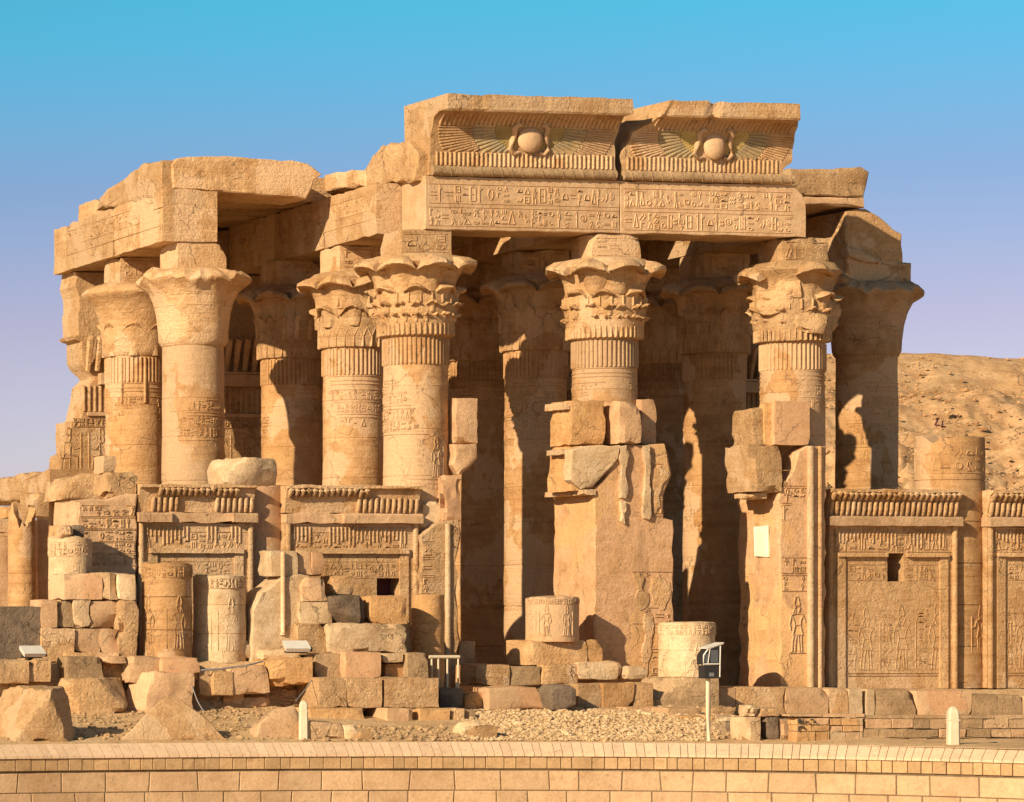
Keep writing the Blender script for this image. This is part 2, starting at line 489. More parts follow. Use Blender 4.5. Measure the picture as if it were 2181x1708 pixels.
# ---------------------------------------------------------------- carved relief: raised strokes on a surface
def strokes(mb, lines, surf, w=0.035, h=0.025):
    for pl in lines:
        for (a, b) in zip(pl, pl[1:]):
            (p, n), (q, n2) = surf(*a), surf(*b)
            d = q - p
            if d.length < 1e-5: continue
            s = d.cross(n).normalized() * (w / 2)
            e = d.normalized() * (w * .25)
            p0, q0 = p - e, q + e
            vs = [p0 - s - n * .01, p0 + s - n * .01, q0 + s - n * .01, q0 - s - n * .01,
                  p - s * .35 + n * h, p + s * .35 + n * h, q + s * .35 + n * h, q - s * .35 + n * h]
            mb.add(vs, [(4, 5, 6, 7), (0, 4, 7, 3), (1, 2, 6, 5), (0, 1, 5, 4), (3, 7, 6, 2)])
def flat_surf(x0, Y, z0, nx=0.0):
    n = Vector((0, -1, 0))
    return lambda u, v: (Vector((x0 + u, Y, z0 + v)), n)
def side_surf(X, y0, z0):            # a face looking towards -X; u runs from back to front
    n = Vector((-1, 0, 0))
    return lambda u, v: (Vector((X, y0 - u, z0 + v)), n)
def cyl_surf(R, z0=0.0):
    def f(u, v):
        t = u / R; n = Vector((sin(t), -cos(t), 0))
        return (n * R + Vector((0, 0, z0 + v)), n)
    return f
def arc(cx, cy, rx, ry, a0, a1, n=8):
    return [(cx + rx * cos(radians(a0 + (a1 - a0) * i / n)), cy + ry * sin(radians(a0 + (a1 - a0) * i / n))) for i in range(n + 1)]
GLYPHS = [
    [arc(.5, .5, .32, .32, 0, 360, 8)],
    [arc(.5, .3, .36, .36, 0, 180, 6) + [(.86, .3), (.14, .3)]],
    [[(.1, .5), (.25, .65), (.4, .5), (.55, .65), (.7, .5), (.9, .65)], [(.1, .3), (.25, .45), (.4, .3), (.55, .45), (.7, .3), (.9, .45)]],
    [[(.4, 0), (.4, .5), (.3, .75), (.42, 1), (.58, .75), (.55, .4)]],
    [[(.15, .1), (.15, .9), (.85, .9), (.85, .1), (.15, .1)], [(.15, .5), (.6, .5)]],
    [[(.25, .05), (.4, .05), (.4, .3), (.2, .45), (.25, .75), (.4, .95), (.55, .9), (.5, .7), (.8, .35), (.95, .1)], [(.5, .3), (.5, .05), (.65, .05)]],
    [arc(.5, .55, .4, .2, 0, 360, 8), arc(.5, .55, .1, .12, 0, 360, 5)],
    [[(.5, 0), (.5, .6)], [(.2, .55), (.8, .55)], arc(.5, .78, .16, .22, -90, 270, 6)],
    [[(.1, .25), (.3, .45), (.55, .25), (.75, .45), (.75, .7), (.9, .62)]],
    [[(.2, .1), (.2, .9)], [(.5, .1), (.5, .9)], [(.8, .1), (.8, .9)]],
    [[(.3, 0), (.3, .35), (.75, .35), (.75, 0)], [(.3, .35), (.35, .7), (.6, .68), (.62, .4)], arc(.47, .84, .13, .13, 0, 360, 6), [(.6, .6), (.9, .75)]],
    [[(.1, .45), (.9, .45), (.75, .2), (.25, .2), (.1, .45)]],
    [[(.25, 0), (.25, 1), (.6, .85), (.25, .7)]],
    [[(.1, .1), (.5, .9), (.9, .1), (.1, .1)]],
    [[(.3, 0), (.45, .45), (.3, .7), (.45, .95), (.6, .8), (.55, .45), (.8, 0)], [(.55, .5), (.9, .4)]],
    [[(.1, .6), (.9, .6)], [(.1, .4), (.9, .4)]],
]
def glyph_rows(mb, surf, u0, u1, v0, v1, seed, w=0.035, h=0.028, aspect=0.75, fill=0.93, frame=True, skip=None):
    rnd = random.Random(seed); H = v1 - v0; u = u0
    while u < u1 - H * .3:
        cw = H * aspect * rnd.uniform(.6, 1.25)
        cw = min(cw, u1 - u)
        mode = rnd.random()
        cells = [(u, v0 + H * .06, cw * .88, H * .88)] if mode < .26 else (
            [(u, v0 + H * .06, cw * .88, H * .4), (u, v0 + H * .54, cw * .88, H * .4)] if mode < .66 else
            [(u, v0 + H * .05, cw * .88, H * .26), (u, v0 + H * .37, cw * .88, H * .26), (u, v0 + H * .69, cw * .88, H * .26)])
        for (a, b, cw2, ch) in cells:
            if rnd.random() > fill: continue
            if skip and skip(a + cw2 / 2, b + ch / 2): continue
            g = GLYPHS[rnd.randrange(len(GLYPHS))]
            fl = rnd.random() < .3
            strokes(mb, [[(a + (1 - x if fl else x) * cw2, b + y * ch) for x, y in pl] for pl in g], surf, w, h)
        u += cw
    if frame:
        n = max(1, int((u1 - u0) / .25))
        for v in (v0, v1):
            ln = [(u0 + (u1 - u0) * i / n, v) for i in range(n + 1)]
            if skip:
                for a, b in zip(ln, ln[1:]):
                    if not skip((a[0] + b[0]) / 2, v): strokes(mb, [[a, b]], surf, w * .8, h * .8)
            else: strokes(mb, [ln], surf, w * .8, h * .8)
FIG_STAND = [
    [(.26, 0), (.50, 0)], [(.34, .02), (.36, .22), (.40, .36)], [(.44, .02), (.46, .22), (.50, .36)],
    [(.56, 0), (.78, 0)], [(.60, .02), (.58, .20), (.56, .36)], [(.68, .02), (.66, .22), (.66, .36)],
    [(.37, .36), (.70, .36), (.62, .56), (.44, .56), (.37, .36)], [(.44, .56), (.40, .66), (.32, .76)], [(.62, .56), (.64, .66), (.72, .76)], [(.32, .76), (.46, .79), (.60, .79), (.72, .76)],
    [(.72, .76), (.80, .62), (.94, .60)], [(.32, .76), (.26, .58), (.30, .46)],
    [(.47, .79), (.46, .83), (.43, .89), (.48, .95), (.57, .95), (.62, .90), (.60, .86), (.57, .83), (.57, .79)],
    [(.45, .93), (.42, 1.0), (.46, 1.12), (.54, 1.13), (.60, .96)], [(.43, .89), (.38, .80)], [(.95, .02), (.95, .86)],
]
FIG_SIT = [
    [(.15, 0), (.15, .30), (.50, .30), (.50, 0), (.15, 0)], [(.26, .30), (.30, .66), (.52, .66), (.50, .36), (.78, .34), (.78, .04), (.90, .04)],
    [(.52, .64), (.66, .50), (.86, .54)], [(.38, .66), (.36, .76), (.42, .84), (.52, .82), (.50, .72), (.46, .66)],
    [(.36, .84), (.40, 1.0), (.52, .98), (.50, .84)], [(.92, .04), (.92, .9)], [(.15, .30), (.12, .46)],
]
def figure(mb, surf, u, v, hgt, fig=FIG_STAND, flip=False, w=0.045, h=0.035):
    W = hgt * .55
    strokes(mb, [[(u + ((1 - x) if flip else x) * W, v + y * hgt * .86) for x, y in pl] for pl in fig], surf, w, h)

# ================================================================ THE SETTING: ground, hillside, gravel
def terrain():
    mb = MB()
    xs = [-1500, -700, -300, -150, -80, -45] + [-32 + 0.5 * i for i in range(0, 118)] + [30, 45, 80, 150, 300, 700, 1500]
    def grid(ys_of, zf):
        rows = []
        for j in range(len(ys_of(0))):
            rows.append([(x, ys_of(x)[j], zf(x, ys_of(x)[j], j)) for x in xs])
        vs = [p for r in rows for p in r]; n = len(xs); fs = []
        for j in range(len(rows) - 1):
            for i in range(n - 1):
                a = j * n + i; fs.append((a, a + 1, a + n + 1, a + n))
        mb.add(vs, fs)
    base = [0.0] + [0.5 * i for i in range(1, 60)]
    def ys(x):
        w = wall_Y(max(-32, min(27, x))) + 0.45
        ts = [i / 34 for i in range(35)]
        return [w + (0.5 - w) * t for t in ts] + [3, 8, 15, 25, 40, 60, 100, 200, 500, 1500, 4000]
    def z(x, y, j):
        if y > 0.4: return 0.0 - (0.02 if y > 16 else 0)
        g = ground_z(x, y)
        q = min(1.0, max(0.0, (y - wall_Y(max(-32, min(27, x))) - .8) / 1.2))
        return g + q * (0.05 * nv((x, y, 0), .8, 3) + 0.03 * nv((x, y, 0), 2.4, 4)) - (.04 if q == 0 else 0)
    grid(ys, z)
    o = build(mb, 'ground', M['sand'], sharp=3.0); tag(o, kind='structure')
terrain()
def riverbank():
    mb = MB()
    mb.box(-1500, 1500, -400, 40, -4.6, -4.5)
    o = build(mb, 'lower_ground', M['sand']); tag(o, kind='structure')
riverbank()

def hill_h(px, t):
    """height of the hillside: px along it, t 0 foot .. 1 crest"""
    crest = 750 + 14 * sstep(1900, 2250, px) + 6 * nv((px / 90, 0, 0), 1, 5)
    return crest
def hillside():
    vs = []; fs = []
    pxs = [1560 + 6 * i for i in range(0, 190)]
    nt = 110
    for j in range(nt + 1):
        t = j / nt
        for px in pxs:
            zc = 175 + 70 * t
            crest = 752 + 15 * sstep(1900, 2300, px) + 5 * noise.noise(Vector((px / 70, 2, 0)))
            zt = HC + (YH - crest) * 245 / F
            edge = sstep(1560, 1660, px)
            zt *= 0.35 + 0.65 * edge
            prof = 0.92 * t + 0.08 * t * t
            # two terraces of rock bands and a loose scree below
            prof += 0.030 * sin(t * 19) * sstep(.1, .3, t) * (1 - sstep(.8, 1, t))
            k = K(px)
            X, Y = CX + zc * (k * CP + SP), CY + zc * (CP - k * SP)
            z = zt * prof
            if 0 < j < nt:
                r = noise.noise(Vector((X * .12, Y * .12, 0)))
                band = sstep(.18, .30, t) * (1 - sstep(.52, .66, t))
                fr = (t * 15 + .9 * noise.noise(Vector((X * .07, Y * .05, 5)))) % 1.0
                z += band * 1.0 * (min(1, fr * 4) - .5 - .6 * fr)
                z += (r * 1.3 + noise.noise(Vector((X * .4, Y * .4, 3))) * .9 + (noise.noise(Vector((X * 1.1, Y * .9, 7))) * .5 + noise.noise(Vector((X * 2.3, Y * 1.2, 9))) * .35) * (.6 + 1.1 * band)) * (1 - t ** 6)
            vs.append((X, Y, z - (0.4 if j == 0 else 0)))
    n = len(pxs)
    for j in range(nt):
        for i in range(n - 1):
            a = j * n + i; fs.append((a, a + 1, a + n + 1, a + n))
    # the back of the hill
    o0 = len(vs)
    for px in pxs:
        k = K(px); zc = 420
        vs.append((CX + zc * (k * CP + SP), CY + zc * (CP - k * SP), 8))
    for i in range(n - 1):
        a = nt * n + i; fs.append((a, a + 1, o0 + i + 1, o0 + i))
    o = link('hillside', mesh_of('hillside', vs, fs, sharp=3.0), M['hill']); tag(o, kind='structure')
    rnd = random.Random(5); mb = MB()
    for _ in range(9000):
        i = rnd.randrange(2, n - 1); j = int(nt * rnd.random() ** .8) if rnd.random() < .8 else rnd.randrange(nt)
        if noise.noise(Vector((vs[j * n + i][0] * .16, vs[j * n + i][1] * .16, 2))) < rnd.uniform(-.45, .25): continue
        p = Vector(vs[j * n + i]) + Vector((rnd.uniform(-.8, .8), rnd.uniform(-.6, .6), 0))
        s = rnd.uniform(.06, .20) * (2.2 if rnd.random() < .05 else 1)
        pebble(mb, p, s, rnd)
    o = build(mb, 'hillside_rubble', M['hill'], flat=True, recalc=False); tag(o, 'loose broken stone scattered over the desert hillside', 'rubble', kind='stuff')
def pebble(mb, p, s, rnd):
    a = rnd.uniform(0, 6.28); vs = []
    fx, fy, fz = rnd.uniform(.7, 1.15), rnd.uniform(.6, 1.0), rnd.uniform(.45, .8)
    for z, r, k in ((-.4, .85, 0), (.35, .95, .5), (.8, .5, 0)):
        for i in range(5):
            t = a + (i + k) * 2 * pi / 5; q = s * r * rnd.uniform(.75, 1.15)
            vs.append((p.x + q * fx * cos(t), p.y + q * fy * sin(t), p.z + s * fz * (z + rnd.uniform(-.12, .12))))
    fs = [(b + i, b + (i + 1) % 5, b + 5 + (i + 1) % 5, b + 5 + i) for b in (0, 5) for i in range(5)] + [(10, 11, 12, 13, 14)]
    mb.add(vs, fs)
hillside()

def scatter(name, label, cat, regions, mat, seed):
    rnd = random.Random(seed); mb = MB()
    for (x0, y0, x1, y1, n, s0, s1) in regions:
        for _ in range(n):
            px, py = rnd.uniform(x0, x1), rnd.uniform(y0, y1)
            X, Y, Z = ground_hit(px, py)
            pebble(mb, Vector((X, Y, ground_z(X, Y) + .02)), rnd.uniform(s0, s1) * (1.7 if rnd.random() < .05 else 1), rnd)
    o = build(mb, name, M[mat], flat=True, recalc=False); tag(o, label, cat, kind='stuff')
scatter('gravel', 'pale gravel spread over the ground before the temple steps', 'gravel',
        [(985, 1508, 1500, 1578, 3300, .025, .07), (985, 1508, 1500, 1578, 400, .06, .12), (1480, 1500, 1700, 1575, 250, .03, .08)], 'gravel', 3)
scatter('rubble', 'small stones and sand littering the ground among the fallen blocks', 'rubble',
        [(-20, 1500, 660, 1576, 900, .03, .09), (-20, 1458, 660, 1510, 240, .04, .16), (640, 1548, 1010, 1580, 260, .03, .11),
         (900, 1440, 1560, 1512, 260, .03, .10), (1480, 1540, 1690, 1576, 120, .03, .07)], 'sand', 4)

# ================================================================ THE CURVED RETAINING WALL IN FRONT
def retaining_wall():
    root = empty('retaining_wall', pt_zc(1090, 1640, wall_zc(1090))[:2] + (-4.5,))
    tag(root, 'long curved wall of dressed blocks with a pale sloping coping along the bottom', 'wall')
    def frame(px):
        zc = wall_zc(px); X, Y, _ = pt_zc(px, YH, zc)
        zc2 = wall_zc(px + 2); X2, Y2, _ = pt_zc(px + 2, YH, zc2)
        t = Vector((X2 - X, Y2 - Y, 0)).normalized(); n = Vector((-t.y, t.x, 0))   # n points away from the viewer
        return Vector((X, Y, 0)), t, n
    def zof(py): return HC + (YH - py) * 97.0 / F
    def quadbox(name, pa, pb, z0, z1, d0, d1, mat, bev=0.012, gap=0.010, jit=0.0, rnd=None, slope=None, skew=(0, 0)):
        A, ta, na = frame(pa); B, tb, nb = frame(pb)
        A = A + ta * gap; B = B - tb * gap
        if rnd: d0 = d0 + rnd.uniform(-jit, jit)
        o = (A + B) / 2; mb = MB()
        def P(base, n, d, z): q = base + n * d; return (q.x - o.x, q.y - o.y, z - z0)
        t = (B - A).normalized()
        if slope:
            lo, hi, dep = slope
            sec = [(d0, lo - .07), (d0, lo), (d0 + dep, hi), (d0 + dep + .12, hi), (d0 + dep + .12, lo - .07)]
            vs = [P(A, na, d, z) for d, z in sec] + [P(B, nb, d, z) for d, z in sec]
            n = len(sec)
            fs = [(i, (i + 1) % n, (i + 1) % n + n, i + n) for i in range(n)] + [tuple(range(n))[::-1], tuple(range(n, 2 * n))]
        else:
            vs = []
            for dd, b in ((d0, bev), (d0 + bev, 0), (d1, 0)):
                vs += [P(A + t * (b + skew[0]), na, dd, z0 + b), P(B - t * (b - skew[1]), nb, dd, z0 + b), P(B - t * (b + skew[1]), nb, dd, z1 - b), P(A + t * (b - skew[0]), na, dd, z1 - b)]
            fs = [(0, 1, 2, 3), (11, 10, 9, 8)]
            for r in (0, 4):
                fs += [(r + i, r + 4 + i, r + 4 + (i + 1) % 4, r + (i + 1) % 4) for i in range(4)]
        mb.add(vs, fs)
        return build(mb, name, M[mat], root, (o.x - root.location.x, o.y - root.location.y, z0 - root.location.z), sharp=0.3)
    rnd = random.Random(11)
    zt = WALL_TOP
    z_f = zt - 0.075; z_b0 = zof(1637); z_c1 = z_b0 - .012; z_c2 = zof(1683); z_c3 = zof(1726); z_c4 = -4.5
    # mortar core behind the stones
    core = MB()
    pxs = list(range(-60, 2261, 40))
    vs = []
    for p in pxs:
        A, t, n = frame(p)
        for d, z in ((.02, -4.5), (.02, zt - .10), (.55, zt + .22), (.60, -4.5)):
            q = A + n * d; vs.append((q.x - root.location.x, q.y - root.location.y, z - root.location.z))
    fs = []
    for i in range(len(pxs) - 1):
        for k in range(3): fs.append((i * 4 + k, i * 4 + 4 + k, i * 4 + 5 + k, i * 4 + 1 + k))
    core.add(vs, fs); build(core, 'mortar_core', M['mortar'], root)
    p = -40.0
    while p < 2230:
        w = rnd.choice((17, 19, 22, 24, 27)) * (0.9 + .2 * rnd.random())
        quadbox('coping_slab', p, p + w, zt, zt, -.10, 0, 'coping', gap=.008, slope=(zt, zt + .30, .50)); p += w
    p = -40.0
    while p < 2230:
        w = rnd.choice((22, 25, 28, 30, 34, 40)) * (0.9 + .2 * rnd.random())
        quadbox('band_stone', p, p + w, z_b0 + .012, z_f - .006, -.05, .3, 'band', bev=.010, gap=.009, jit=.012, rnd=rnd); p += w
    for (z0, z1, off) in ((z_c2, z_c1 - .03, 0), (z_c3, z_c2, 41), (z_c4, z_c3, 13)):
        p = -60.0 - off; sk = 0.0
        while p < 2230:
            w = rnd.choice((68, 78, 84, 86, 92, 98)) * (0.92 + .16 * rnd.random()); sk2 = rnd.uniform(-.022, .022)
            quadbox('wall_stone', p, p + w, z0 + .013, z1 - .013, .0, .4, 'ashlar', bev=.014, gap=.015, jit=.012, rnd=rnd, skew=(sk, sk2)); p += w; sk = sk2
retaining_wall()

# ================================================================ COLUMNS
R0 = 1.0
Z_CAP, Z_LIP, Z_ARCH, Z_TOP = 11.1, 13.3, 14.4, 16.05
ZC_OK = {}
def mk_petal(name, rb, zb, rl, zl, width, n, drop=0.10, thick=0.20, bulge=0.16, worn=0.0, wseed=0):
    """one outward-curling lobe; angle spread = width * 2pi/n ; local axes of the column"""
    prof = [(0.0, 0.62), (0.25, 0.86), (0.5, 0.98), (0.72, 1.0), (0.88, 1.0)]
    rows = []
    for s, wf in prof:
        r = rb + (rl - rb) * (0.10 * s + 0.55 * s ** 3.0); z = zb + (zl - zb) * s
        rows.append((r, z, wf, bulge * (1 - 0.4 * s)))
    rows.append((rl - .05, zl - .04, .97, bulge * .7)); rows.append((rl, zl + .0, .92, bulge * .7))
    rows.append((rl - .015, zl + thick * .45, .84, bulge * .6)); rows.append((rl - .20, zl + thick, .8, bulge * .3)); rows.append((rl - .60, zl + thick * 1.3, .75, 0))
    mb = MB(); vs = []; nt = 8; half = pi / n * width
    for ri, (r, z, wf, bl) in enumerate(rows):
        for k in range(nt + 1):
            t = -1 + 2 * k / nt
            a = t * half * wf
            rr = r + bl * (1 - t * t) - .10 * t * t
            zz = z - (drop * t * t if ri >= 5 else 0)
            if worn:
                e = nv((rr * 2 + wseed, t * 2, zz * 2), 1.0, 3) + .6 * nv((rr * 5 + wseed, t * 4, zz * 5), 1.0, 4)
                rr += worn * e * (1.6 if ri >= 5 else .8); zz += worn * .9 * nv((wseed * 3.1, t * 2.5, 1), 1.0, 5) * (1.5 if ri >= 5 else .4)
            vs.append((rr * sin(a), -rr * cos(a), zz))
    fs = []
    for i in range(len(rows) - 1):
        for k in range(nt):
            a = i * (nt + 1) + k; fs.append((a, a + 1, a + nt + 2, a + nt + 1))
    # closed at the sides by folding back to the core
    o = len(vs)
    for ri, (r, z, wf, bl) in enumerate(rows):
        for t in (-1, 1):
            a = t * half * wf * .9; rr = min(r, rb) - .16
            vs.append((rr * sin(a), -rr * cos(a), z))
    m = nt + 1
    for i in range(len(rows) - 1):
        fs.append((i * m, (i + 1) * m, o + 2 * (i + 1), o + 2 * i)); fs.append((i * m + nt, o + 2 * i + 1, o + 2 * (i + 1) + 1, (i + 1) * m + nt))
    mb.add(vs, fs)
    return mesh_of(name, mb.v, mb.f, sharp=0.5)

PETALS = {}
def petal(key, *a, var=0, **k):
    if (key, var) not in PETALS: PETALS[(key, var)] = mk_petal('petal', *a, worn=.05, wseed=var * 7.7 + len(key), **k)
    return PETALS[(key, var)]

def reeds(mb, R, z0, z1, n, w, h, pointed=False, a0=-130, a1=130):
    for i in range(n):
        t = 360 * i / n - 180
        if t < a0 or t > a1: continue
        u = radians(t) * R
        if pointed: strokes(mb, [[(u - .5 * 2 * pi * R / n, z0), (u - .45 * 2 * pi * R / n, z0 + (z1 - z0) * .55), (u, z1), (u + .45 * 2 * pi * R / n, z0 + (z1 - z0) * .55)]], cyl_surf(R), w, h)
        else: strokes(mb, [[(u, z0), (u, z1)]], cyl_surf(R), w, h)

def carve_shaft(mb, R, seed, z0, z1, flute=None, bands=(), figs=(), rows=(), skip=None, a0=-115, a1=95):
    sf = cyl_surf(R)
    u0, u1 = radians(a0) * R, radians(a1) * R
    if flute: reeds(mb, R - .005, flute[0], flute[1], flute[2], .085, .05, False, a0, a1)
    for z in bands:
        n = 28; strokes(mb, [[(u0 + (u1 - u0) * i / n, z)for i in range(k, k + 2)] for k in range(n) if not (skip and skip(u0 + (u1 - u0) * k / n, z))], sf, .05, .024)
    rnd = random.Random(seed)
    for (v0, v1) in rows: glyph_rows(mb, sf, u0, u1, v0, v1, rnd.randrange(9999), .036, .020, .5, skip=skip)
    for (v, h) in figs:
        u = u0
        while u < u1 - h * .4:
            fg = rnd.choice((FIG_STAND, FIG_STAND, FIG_SIT)); ff = rnd.random() < .5
            if not (skip and skip(u + h * .2, v)): figure(mb, sf, u, v, h, fg, ff, .036, .014)
            u += h * .62
            if rnd.random() < .6:
                for q in range(3): glyph_rows(mb, sf, u, u + .26, v + h * (.25 + .25 * q), v + h * (.45 + .25 * q), rnd.randrange(9999), .03, .016, frame=False, skip=skip)
                u += .3

def column(px, Y, kind, label, shaft_mat='shaft', seed=1, abacus=True, detail=True, group=None, damage=0.0, drop_petals=(), name='column'):
    X = X_at(px, Y)
    root = empty(name, (X, Y, 0)); tag(root, label, 'column', group)
    rnd = random.Random(seed)
    prof = [(1.03, 0)]
    zz = 0.0
    while zz < 10.9:
        zz += .45 if detail else 1.2
        zz = min(zz, 10.95); prof.append((1.03 - .035 * zz / 11, zz))
    prof += [(1.0, 11.08)]
    drums = [1.35 * i + rnd.uniform(-.1, .1) for i in range(1, 8)]
    pr = []
    for r, z in prof:
        pr.append((r, z))
    for d in drums: pr += [(1.003, d - .016), (.988, d - .006), (.988, d + .006), (1.003, d + .016)]
    pr = sorted(pr, key=lambda q: q[1])
    sh = build(lathe_mb(pr, 72 if detail else 40, 0.018, seed), 'shaft', M[shaft_mat], root, sharp=0.7)
    if detail:
        mb = MB()
        patchy = lambda u, v: noise.noise(Vector((u * .45 + seed * 3.3, v * .33, seed))) > .0
        carve_shaft(mb, 1.0, seed, 0, 11, flute=(10.2, 11.02, 46) if kind != 'bell' else None,
                    bands=(10.15, 10.0, 9.88, 9.7, 9.3, 8.9, 8.8, 8.0, 6.6, 5.2, 3.9, 3.8, 2.4, 1.0),
                    rows=[(9.35, 9.68), (8.95, 9.25), (8.1, 8.42), (8.46, 8.78), (5.25, 5.55), (5.6, 5.9), (3.3, 3.75), (6.25, 6.55), (2.5, 2.8)], figs=[(6.65, 1.3), (4.0, 1.15), (1.1, 1.25)], skip=patchy)
        c = build(mb, 'relief_carving', M[shaft_mat], sh, flat=True, recalc=False); tag(c, kind='stuff')
    cap_mat = M['gold'] if damage < .5 else M['rough']
    dz = lambda py: (YH - py) / 67.0 + HC     # heights were read off the front row
    if kind == 'bell':
        cp = [(.98, 11.05), (1.05, 11.1), (1.12, 11.25), (1.14, 11.6), (1.2, 12.1), (1.3, 12.5), (1.46, 12.85), (1.66, 13.05), (1.82, 13.16),
              (1.83, 13.22), (1.74, 13.32), (1.5, 13.47), (1.15, 13.56)]
        wear = lambda r, z, t: r * (1 + (0.06 * noise.noise(Vector((sin(t) * 2.2, cos(t) * 2.2, seed))) + .04 * noise.noise(Vector((sin(t) * 6, cos(t) * 6, seed + 4))) if r > 1.4 else 0))
        rim = lambda z, t, r: z + (.30 * noise.noise(Vector((sin(t) * 2.2, cos(t) * 2.2, seed + 8))) + .14 * noise.noise(Vector((sin(t) * 7, cos(t) * 7, seed + 8))) if r > 1.5 else 0)
        cap = build(lathe_mb(cp, 88, 0.012, seed + 1, rfun=wear, zfun=rim), 'capital', cap_mat, root, sharp=0.8)
        if detail:
            mb = MB()
            g = MB()
            n = 40; strokes(g, [[(radians(-120 + 230 * i / n) * 1.26, 12.35) for i in range(n + 1)]], cyl_surf(1.255), .03, .02)
            c = build(g, 'relief_carving', cap_mat, cap, flat=True, recalc=False); tag(c, kind='stuff')
    elif kind == 'lotus_bell':
        cp = [(.98, 11.05), (1.05, 11.1), (1.1, 11.25), (1.13, 11.6), (1.18, 12.1), (1.28, 12.5), (1.44, 12.85), (1.64, 13.05), (1.80, 13.16),
              (1.81, 13.22), (1.72, 13.32), (1.5, 13.45), (1.15, 13.56)]
        cap = build(lathe_mb(cp, 72, 0.02, seed + 1), 'capital', cap_mat, root, sharp=0.8)
        me = petal('big_leaf', 1.03, 11.08, 1.22, 12.15, .97, 8, drop=.35, thick=.05, bulge=.10)
        for i in range(8): link('petal', me, cap_mat, cap, rot=(0, 0, pi / 8 + i * pi / 4))
        mb = MB(); reeds(mb, 1.02, 9.5, 11.0, 8, .10, .05); c = build(mb, 'relief_carving', M[shaft_mat], sh, flat=True, recalc=False); tag(c, kind='stuff')
    else:
        if kind == 'composite':
            cp = [(.98, 11.05), (1.14, 11.1), (1.16, 11.35), (1.2, 11.5), (1.22, 11.75), (1.27, 12.1), (1.27, 12.4), (1.22, 12.6), (1.24, 12.9), (1.36, 13.15), (1.52, 13.35), (1.3, 13.6), (1.1, 13.64)]
            tiers = [('c1', (1.22, 12.45, 1.90, 13.28, 1.02, 8), dict(drop=.20, thick=.24, bulge=.10), 0.0, 8, None),
                     ('c2', (1.22, 12.05, 1.52, 12.55, .80, 8), dict(drop=.16, thick=.10, bulge=.10), .5, 8, None),
                     ('c3', (1.22, 11.80, 1.44, 12.12, .82, 16), dict(drop=.09, thick=.06, bulge=.06), 0.0, 16, None),
                     ('c4', (1.18, 11.52, 1.36, 11.76, .80, 24), dict(drop=.05, thick=.04, bulge=.05), .5, 24, None)]
        else:
            cp = [(.98, 11.05), (1.1, 11.1), (1.13, 11.3), (1.15, 11.7), (1.2, 12.2), (1.22, 12.6), (1.3, 12.9), (1.42, 13.15), (1.52, 13.35), (1.3, 13.52), (1.1, 13.57)]
            tiers = [('p1', (1.2, 12.35, 1.84, 13.16, 1.03, 8), dict(drop=.16, thick=.24, bulge=.10), 0.0, 8, None),
                     ('p2', (1.15, 11.75, 1.40, 12.38, .98, 8), dict(drop=.30, thick=.08, bulge=.12), .5, 8, None)]
            if kind == 'palm_tall': tiers[1] = ('p3', (1.13, 11.70, 1.30, 12.50, .94, 16), dict(drop=.22, thick=.04, bulge=.09), .5, 16, None)
        amp = 0.012 + damage * .10
        cap = build(lathe_mb(cp, 64, amp, seed + 1), 'capital', cap_mat, root, sharp=0.8)
        for ti, (key, a, kw, ph, n, _) in enumerate(tiers):
            for i in range(n):
                if (ti, i) in drop_petals: continue
                me = petal(key, *a, var=rnd.randrange(4 if n < 20 else 2), **kw)
                if damage and rnd.random() < damage * (.25 if ti == 0 else .55): continue
                q = link('petal', me, cap_mat, cap, rot=(0, 0, (i + ph) * 2 * pi / n + (0 if not damage else rnd.uniform(-.08, .08))))
                if damage: q.scale = (1 - damage * rnd.uniform(-.02, .16), 1 - damage * rnd.uniform(-.02, .16), 1); q.location.z = rnd.uniform(-.05, .03) * damage * 2
                else:
                    s = 1 + rnd.uniform(-.03, .015); q.scale = (s, s, 1); q.location.z = rnd.uniform(-.03, .02)
        mb = MB()
        if kind == 'composite': reeds(mb, 1.16, 11.12, 11.46, 44, .09, .05); reeds(mb, 1.27, 12.1, 12.4, 22, .08, .05)
        else: reeds(mb, 1.12, 11.1, 11.72, 24, .07, .05, True); reeds(mb, 1.24, 12.4, 12.8, 8, .12, .08)
        c = build(mb, 'relief_carving', cap_mat, cap, flat=True, recalc=False); tag(c, kind='stuff')
        if damage >= .5:   # broken lumps of stone left where the lobes were knocked off
            rr = random.Random(seed + 77)
            for i in range(5):
                t = radians(rr.uniform(-75, 60)); z = rr.uniform(11.7, 13.1)
                rad = 1.05 + .28 * (z - 11.4) / 2
                me = rock_mesh('broken_lump', rr.uniform(.7, 1.3), .7, rr.uniform(.6, 1.0), nseed(), .10, 3, .18, .10)
                link('broken_lump', me, cap_mat, cap, (rad * .8 * sin(t), -rad * .8 * cos(t), z - .4), (rr.uniform(-.2, .2), rr.uniform(-.2, .2), t + rr.uniform(-.4, .4)))
    if abacus:
        me = rock_mesh('abacus', 1.66, 1.7, Z_ARCH - 13.45, nseed(), .03 + damage * .05, 1 if detail else 0, .3)
        link('abacus', me, M['gold'], root, (0, 0, 13.45))
        if detail and kind != 'bell':
            mb = MB(); glyph_rows(mb, flat_surf(-.7, -.84, 13.7), 0, 1.4, 0, .55, seed + 5, .035, .03)
            ab = root.children[-1]
            c = build(mb, 'relief_carving', M['gold'], root, flat=True, recalc=False); tag(c, kind='stuff')
    return root

# front row
ROW = 5.0
column(885, 0, 'composite', 'intact leafy-topped front column left of the central doorways, fluted below its capital', 'shaft_patched', seed=21)
column(1287, 0, 'composite', 'leafy-topped front column rising behind the broad pinkish plastered door pier', 'shaft_patched', seed=22, damage=.35)
column(1687, 0, 'composite', 'front column with the most battered capital, above the pier bearing a cream panel', 'shaft_patched', seed=23, damage=.75)
